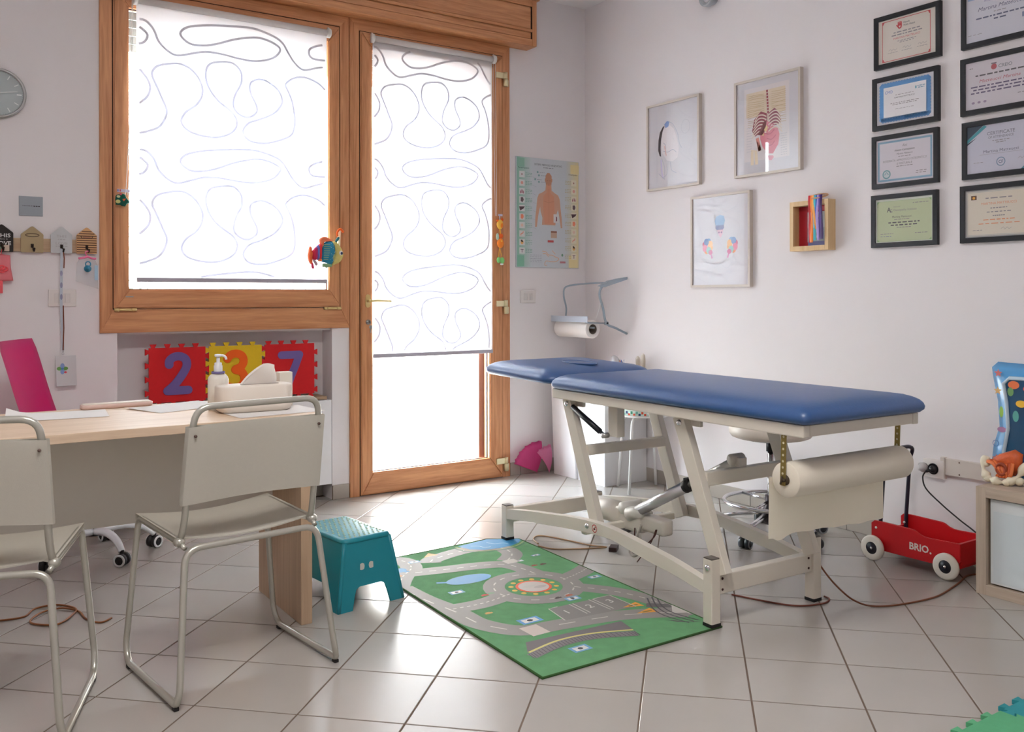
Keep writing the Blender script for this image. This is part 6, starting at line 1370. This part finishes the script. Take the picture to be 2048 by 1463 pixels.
# round stool with patterned seat
t = thing('round_stool', 'white metal stool with a colourful patterned round seat behind the table', 'stool', (-.215, -.805, 0))
b = B(); lathe(b, [(0, .438), (.150, .438), (.158, .441), (.160, .446), (.156, .451), (0, .452)], 44); sd_ = obj('seat', b, mat('seat_rim', (232, 230, 228), .4), t)
b = B(); lathe(b, [(.158, .4515), (.158, .478), (.148, .485), (0, .487)], 44); cu_ = obj('seat_pad', b, mat('pad_base', (206, 226, 216), .8), t)
rn = random.Random(12); p = Print(y=0)
for k in range(110):
    a = rn.uniform(0, 2 * PI); r_ = math.sqrt(rn.random()) * .135; c = rn.choice(((60, 150, 120), (226, 80, 50), (240, 236, 230), (40, 90, 150), (236, 170, 60), (120, 190, 176), (230, 130, 120), (30, 40, 50)))
    p.rect(r_ * math.cos(a), r_ * math.sin(a), rn.uniform(.012, .034), rn.uniform(.010, .022), c, 1)
p.build('pad_print', cu_, mx=Matrix.Translation((0, 0, .4872)) @ Matrix.Rotation(-PI / 2, 4, 'X'))
b = B()
for k in range(64):
    a0 = 2 * PI * k / 64; a1 = a0 + 2 * PI / 64 * .8; z0, z1 = (.4535, .465) if k % 2 else (.462, .477)
    for q in (0,): vs = [b.verts.new((.1592 * math.cos(a), .1592 * math.sin(a), z)) for a, z in ((a0, z0), (a1, z0), (a1, z1), (a0, z1))]; f = b.faces.new(vs); f.material_index = rn.randrange(6)
o = obj('edge_print', b, [flat(c) for c in ((60, 150, 120), (226, 80, 50), (244, 240, 236), (30, 60, 110), (236, 170, 60), (120, 190, 176))], cu_); o['kind'] = 'stuff'
for k in range(4):
    a = R(20 + 90 * k); d = Vector((math.cos(a), math.sin(a), 0)); P = fillet([d * .03 + Vector((0, 0, .430)), d * .125 + Vector((0, 0, .430)), d * .165 + Vector((0, 0, .004))], .05, n=8)
    b = B(); tube(b, P, .0085, 12); lg = obj('leg', b, mat('stool_white', (236, 236, 236), .3), t)
# rolling stool
t = thing('rolling_stool', 'cream padded rolling stool with chrome foot ring behind the table', 'stool', (-.40, -1.90, 0))
b = B(); lathe(b, [(0, .465), (.165, .465), (.182, .472), (.192, .488), (.193, .510), (.186, .528), (.165, .538), (.10, .543), (0, .544)], 56); obj('seat_pad', b, mat('cream_vinyl', (232, 222, 210), .4, noise=.02), t)
b = B(); lathe(b, [(0, .455), (.12, .455), (.13, .465), (0, .466)], 40); cyl(b, (0, 0, .14), (0, 0, .40), .0155, 24); obj('column', b, CHROME, t)
b = B(); cyl(b, (0, 0, .40), (0, 0, .456), .021, 24); obj('column_sleeve', b, BLACKR, t)
b = B(); tube(b, [(.215 * math.cos(a), .215 * math.sin(a), .165) for a in [2 * PI * k / 56 for k in range(56)]], .0095, 12, closed=True); fr_ = obj('foot_ring', b, CHROME, t)
for k in range(3):
    a = R(200 + 120 * k); b = B(); tube(b, [(0, 0, .17), (.21 * math.cos(a), .21 * math.sin(a), .165)], .007, 10); obj('ring_spoke', b, CHROME, fr_)
b = B(); lathe(b, [(0, .06), (.030, .06), (.042, .085), (.040, .12), (.026, .15), (.026, .195), (0, .195)], 28); obj('hub', b, mat('hub_dark2', (60, 52, 56), .4, .3), t)
c1_ = Vector((-.664 + .40, -1.973 + 1.90, 0)); a0 = math.atan2(c1_.y, c1_.x)
for k in range(5):
    a = a0 - k * 2 * PI / 5; d = Vector((math.cos(a), math.sin(a), 0)); b = B()
    tube(b, [d * .02 + Vector((0, 0, .115)), d * .15 + Vector((0, 0, .095)), d * .262 + Vector((0, 0, .075))], [.018, .016, .012], 10, flatz=.6); lg = obj('base_leg', b, CHROME, t)
    n = Vector((-d.y, d.x, 0)); c = d * .262 + Vector((0, 0, .025)); b = B(); cyl(b, c - n * .005, c - n * .024, .0245, 20); cyl(b, c + n * .005, c + n * .024, .0245, 20); cyl(b, c + Vector((0, 0, .0)), c + Vector((0, 0, .055)), .007, 10); ca = obj('castor', b, mat('castor_grey', (52, 56, 60), .4), lg)
    for s in (-1, 1): b = B(); lathe(b, [(.0245, 0), (.0235, .003), (.018, .003), (.018, 0)], 20, c + n * s * .0235, mx=(n * s).to_track_quat('Z', 'Y').to_matrix().to_4x4()); obj('castor_rim', b, mat('rim_grey', (150, 154, 156), .4), ca)
# foam floor tiles at the lower right corner
for (x, y, col, lab) in ((-1.470, -3.600, (92, 176, 128), 'green foam puzzle tile on the floor at the lower right corner'), (-1.165, -3.600, (44, 150, 158), 'teal foam puzzle tile on the floor at the right edge')):
    t = thing('floor_foam_tile', lab, 'foam tile', (x, y, 0), 0, 'foam tiles on the floor')
    b = B(); prism(b, puzzle(.288, .017, (0, 1, 0, 1)), .0005, .0125, 'xy'); obj('tile_body', b, mat('foam_%d' % col[0], col, .75, noise=.05, nscale=60, bump=.3, bscale=400), t)
# invented housing for the added fill light, overhead and out of view
t = thing('fill_panel', 'flat white panel added overhead to carry the fill light', 'lamp', (-3.2, -3.6, 3.05))
b = B(); box(b, -.62, .62, -.32, .32, -.045, 0, bev=.004); obj('housing', b, WPLAS, t)
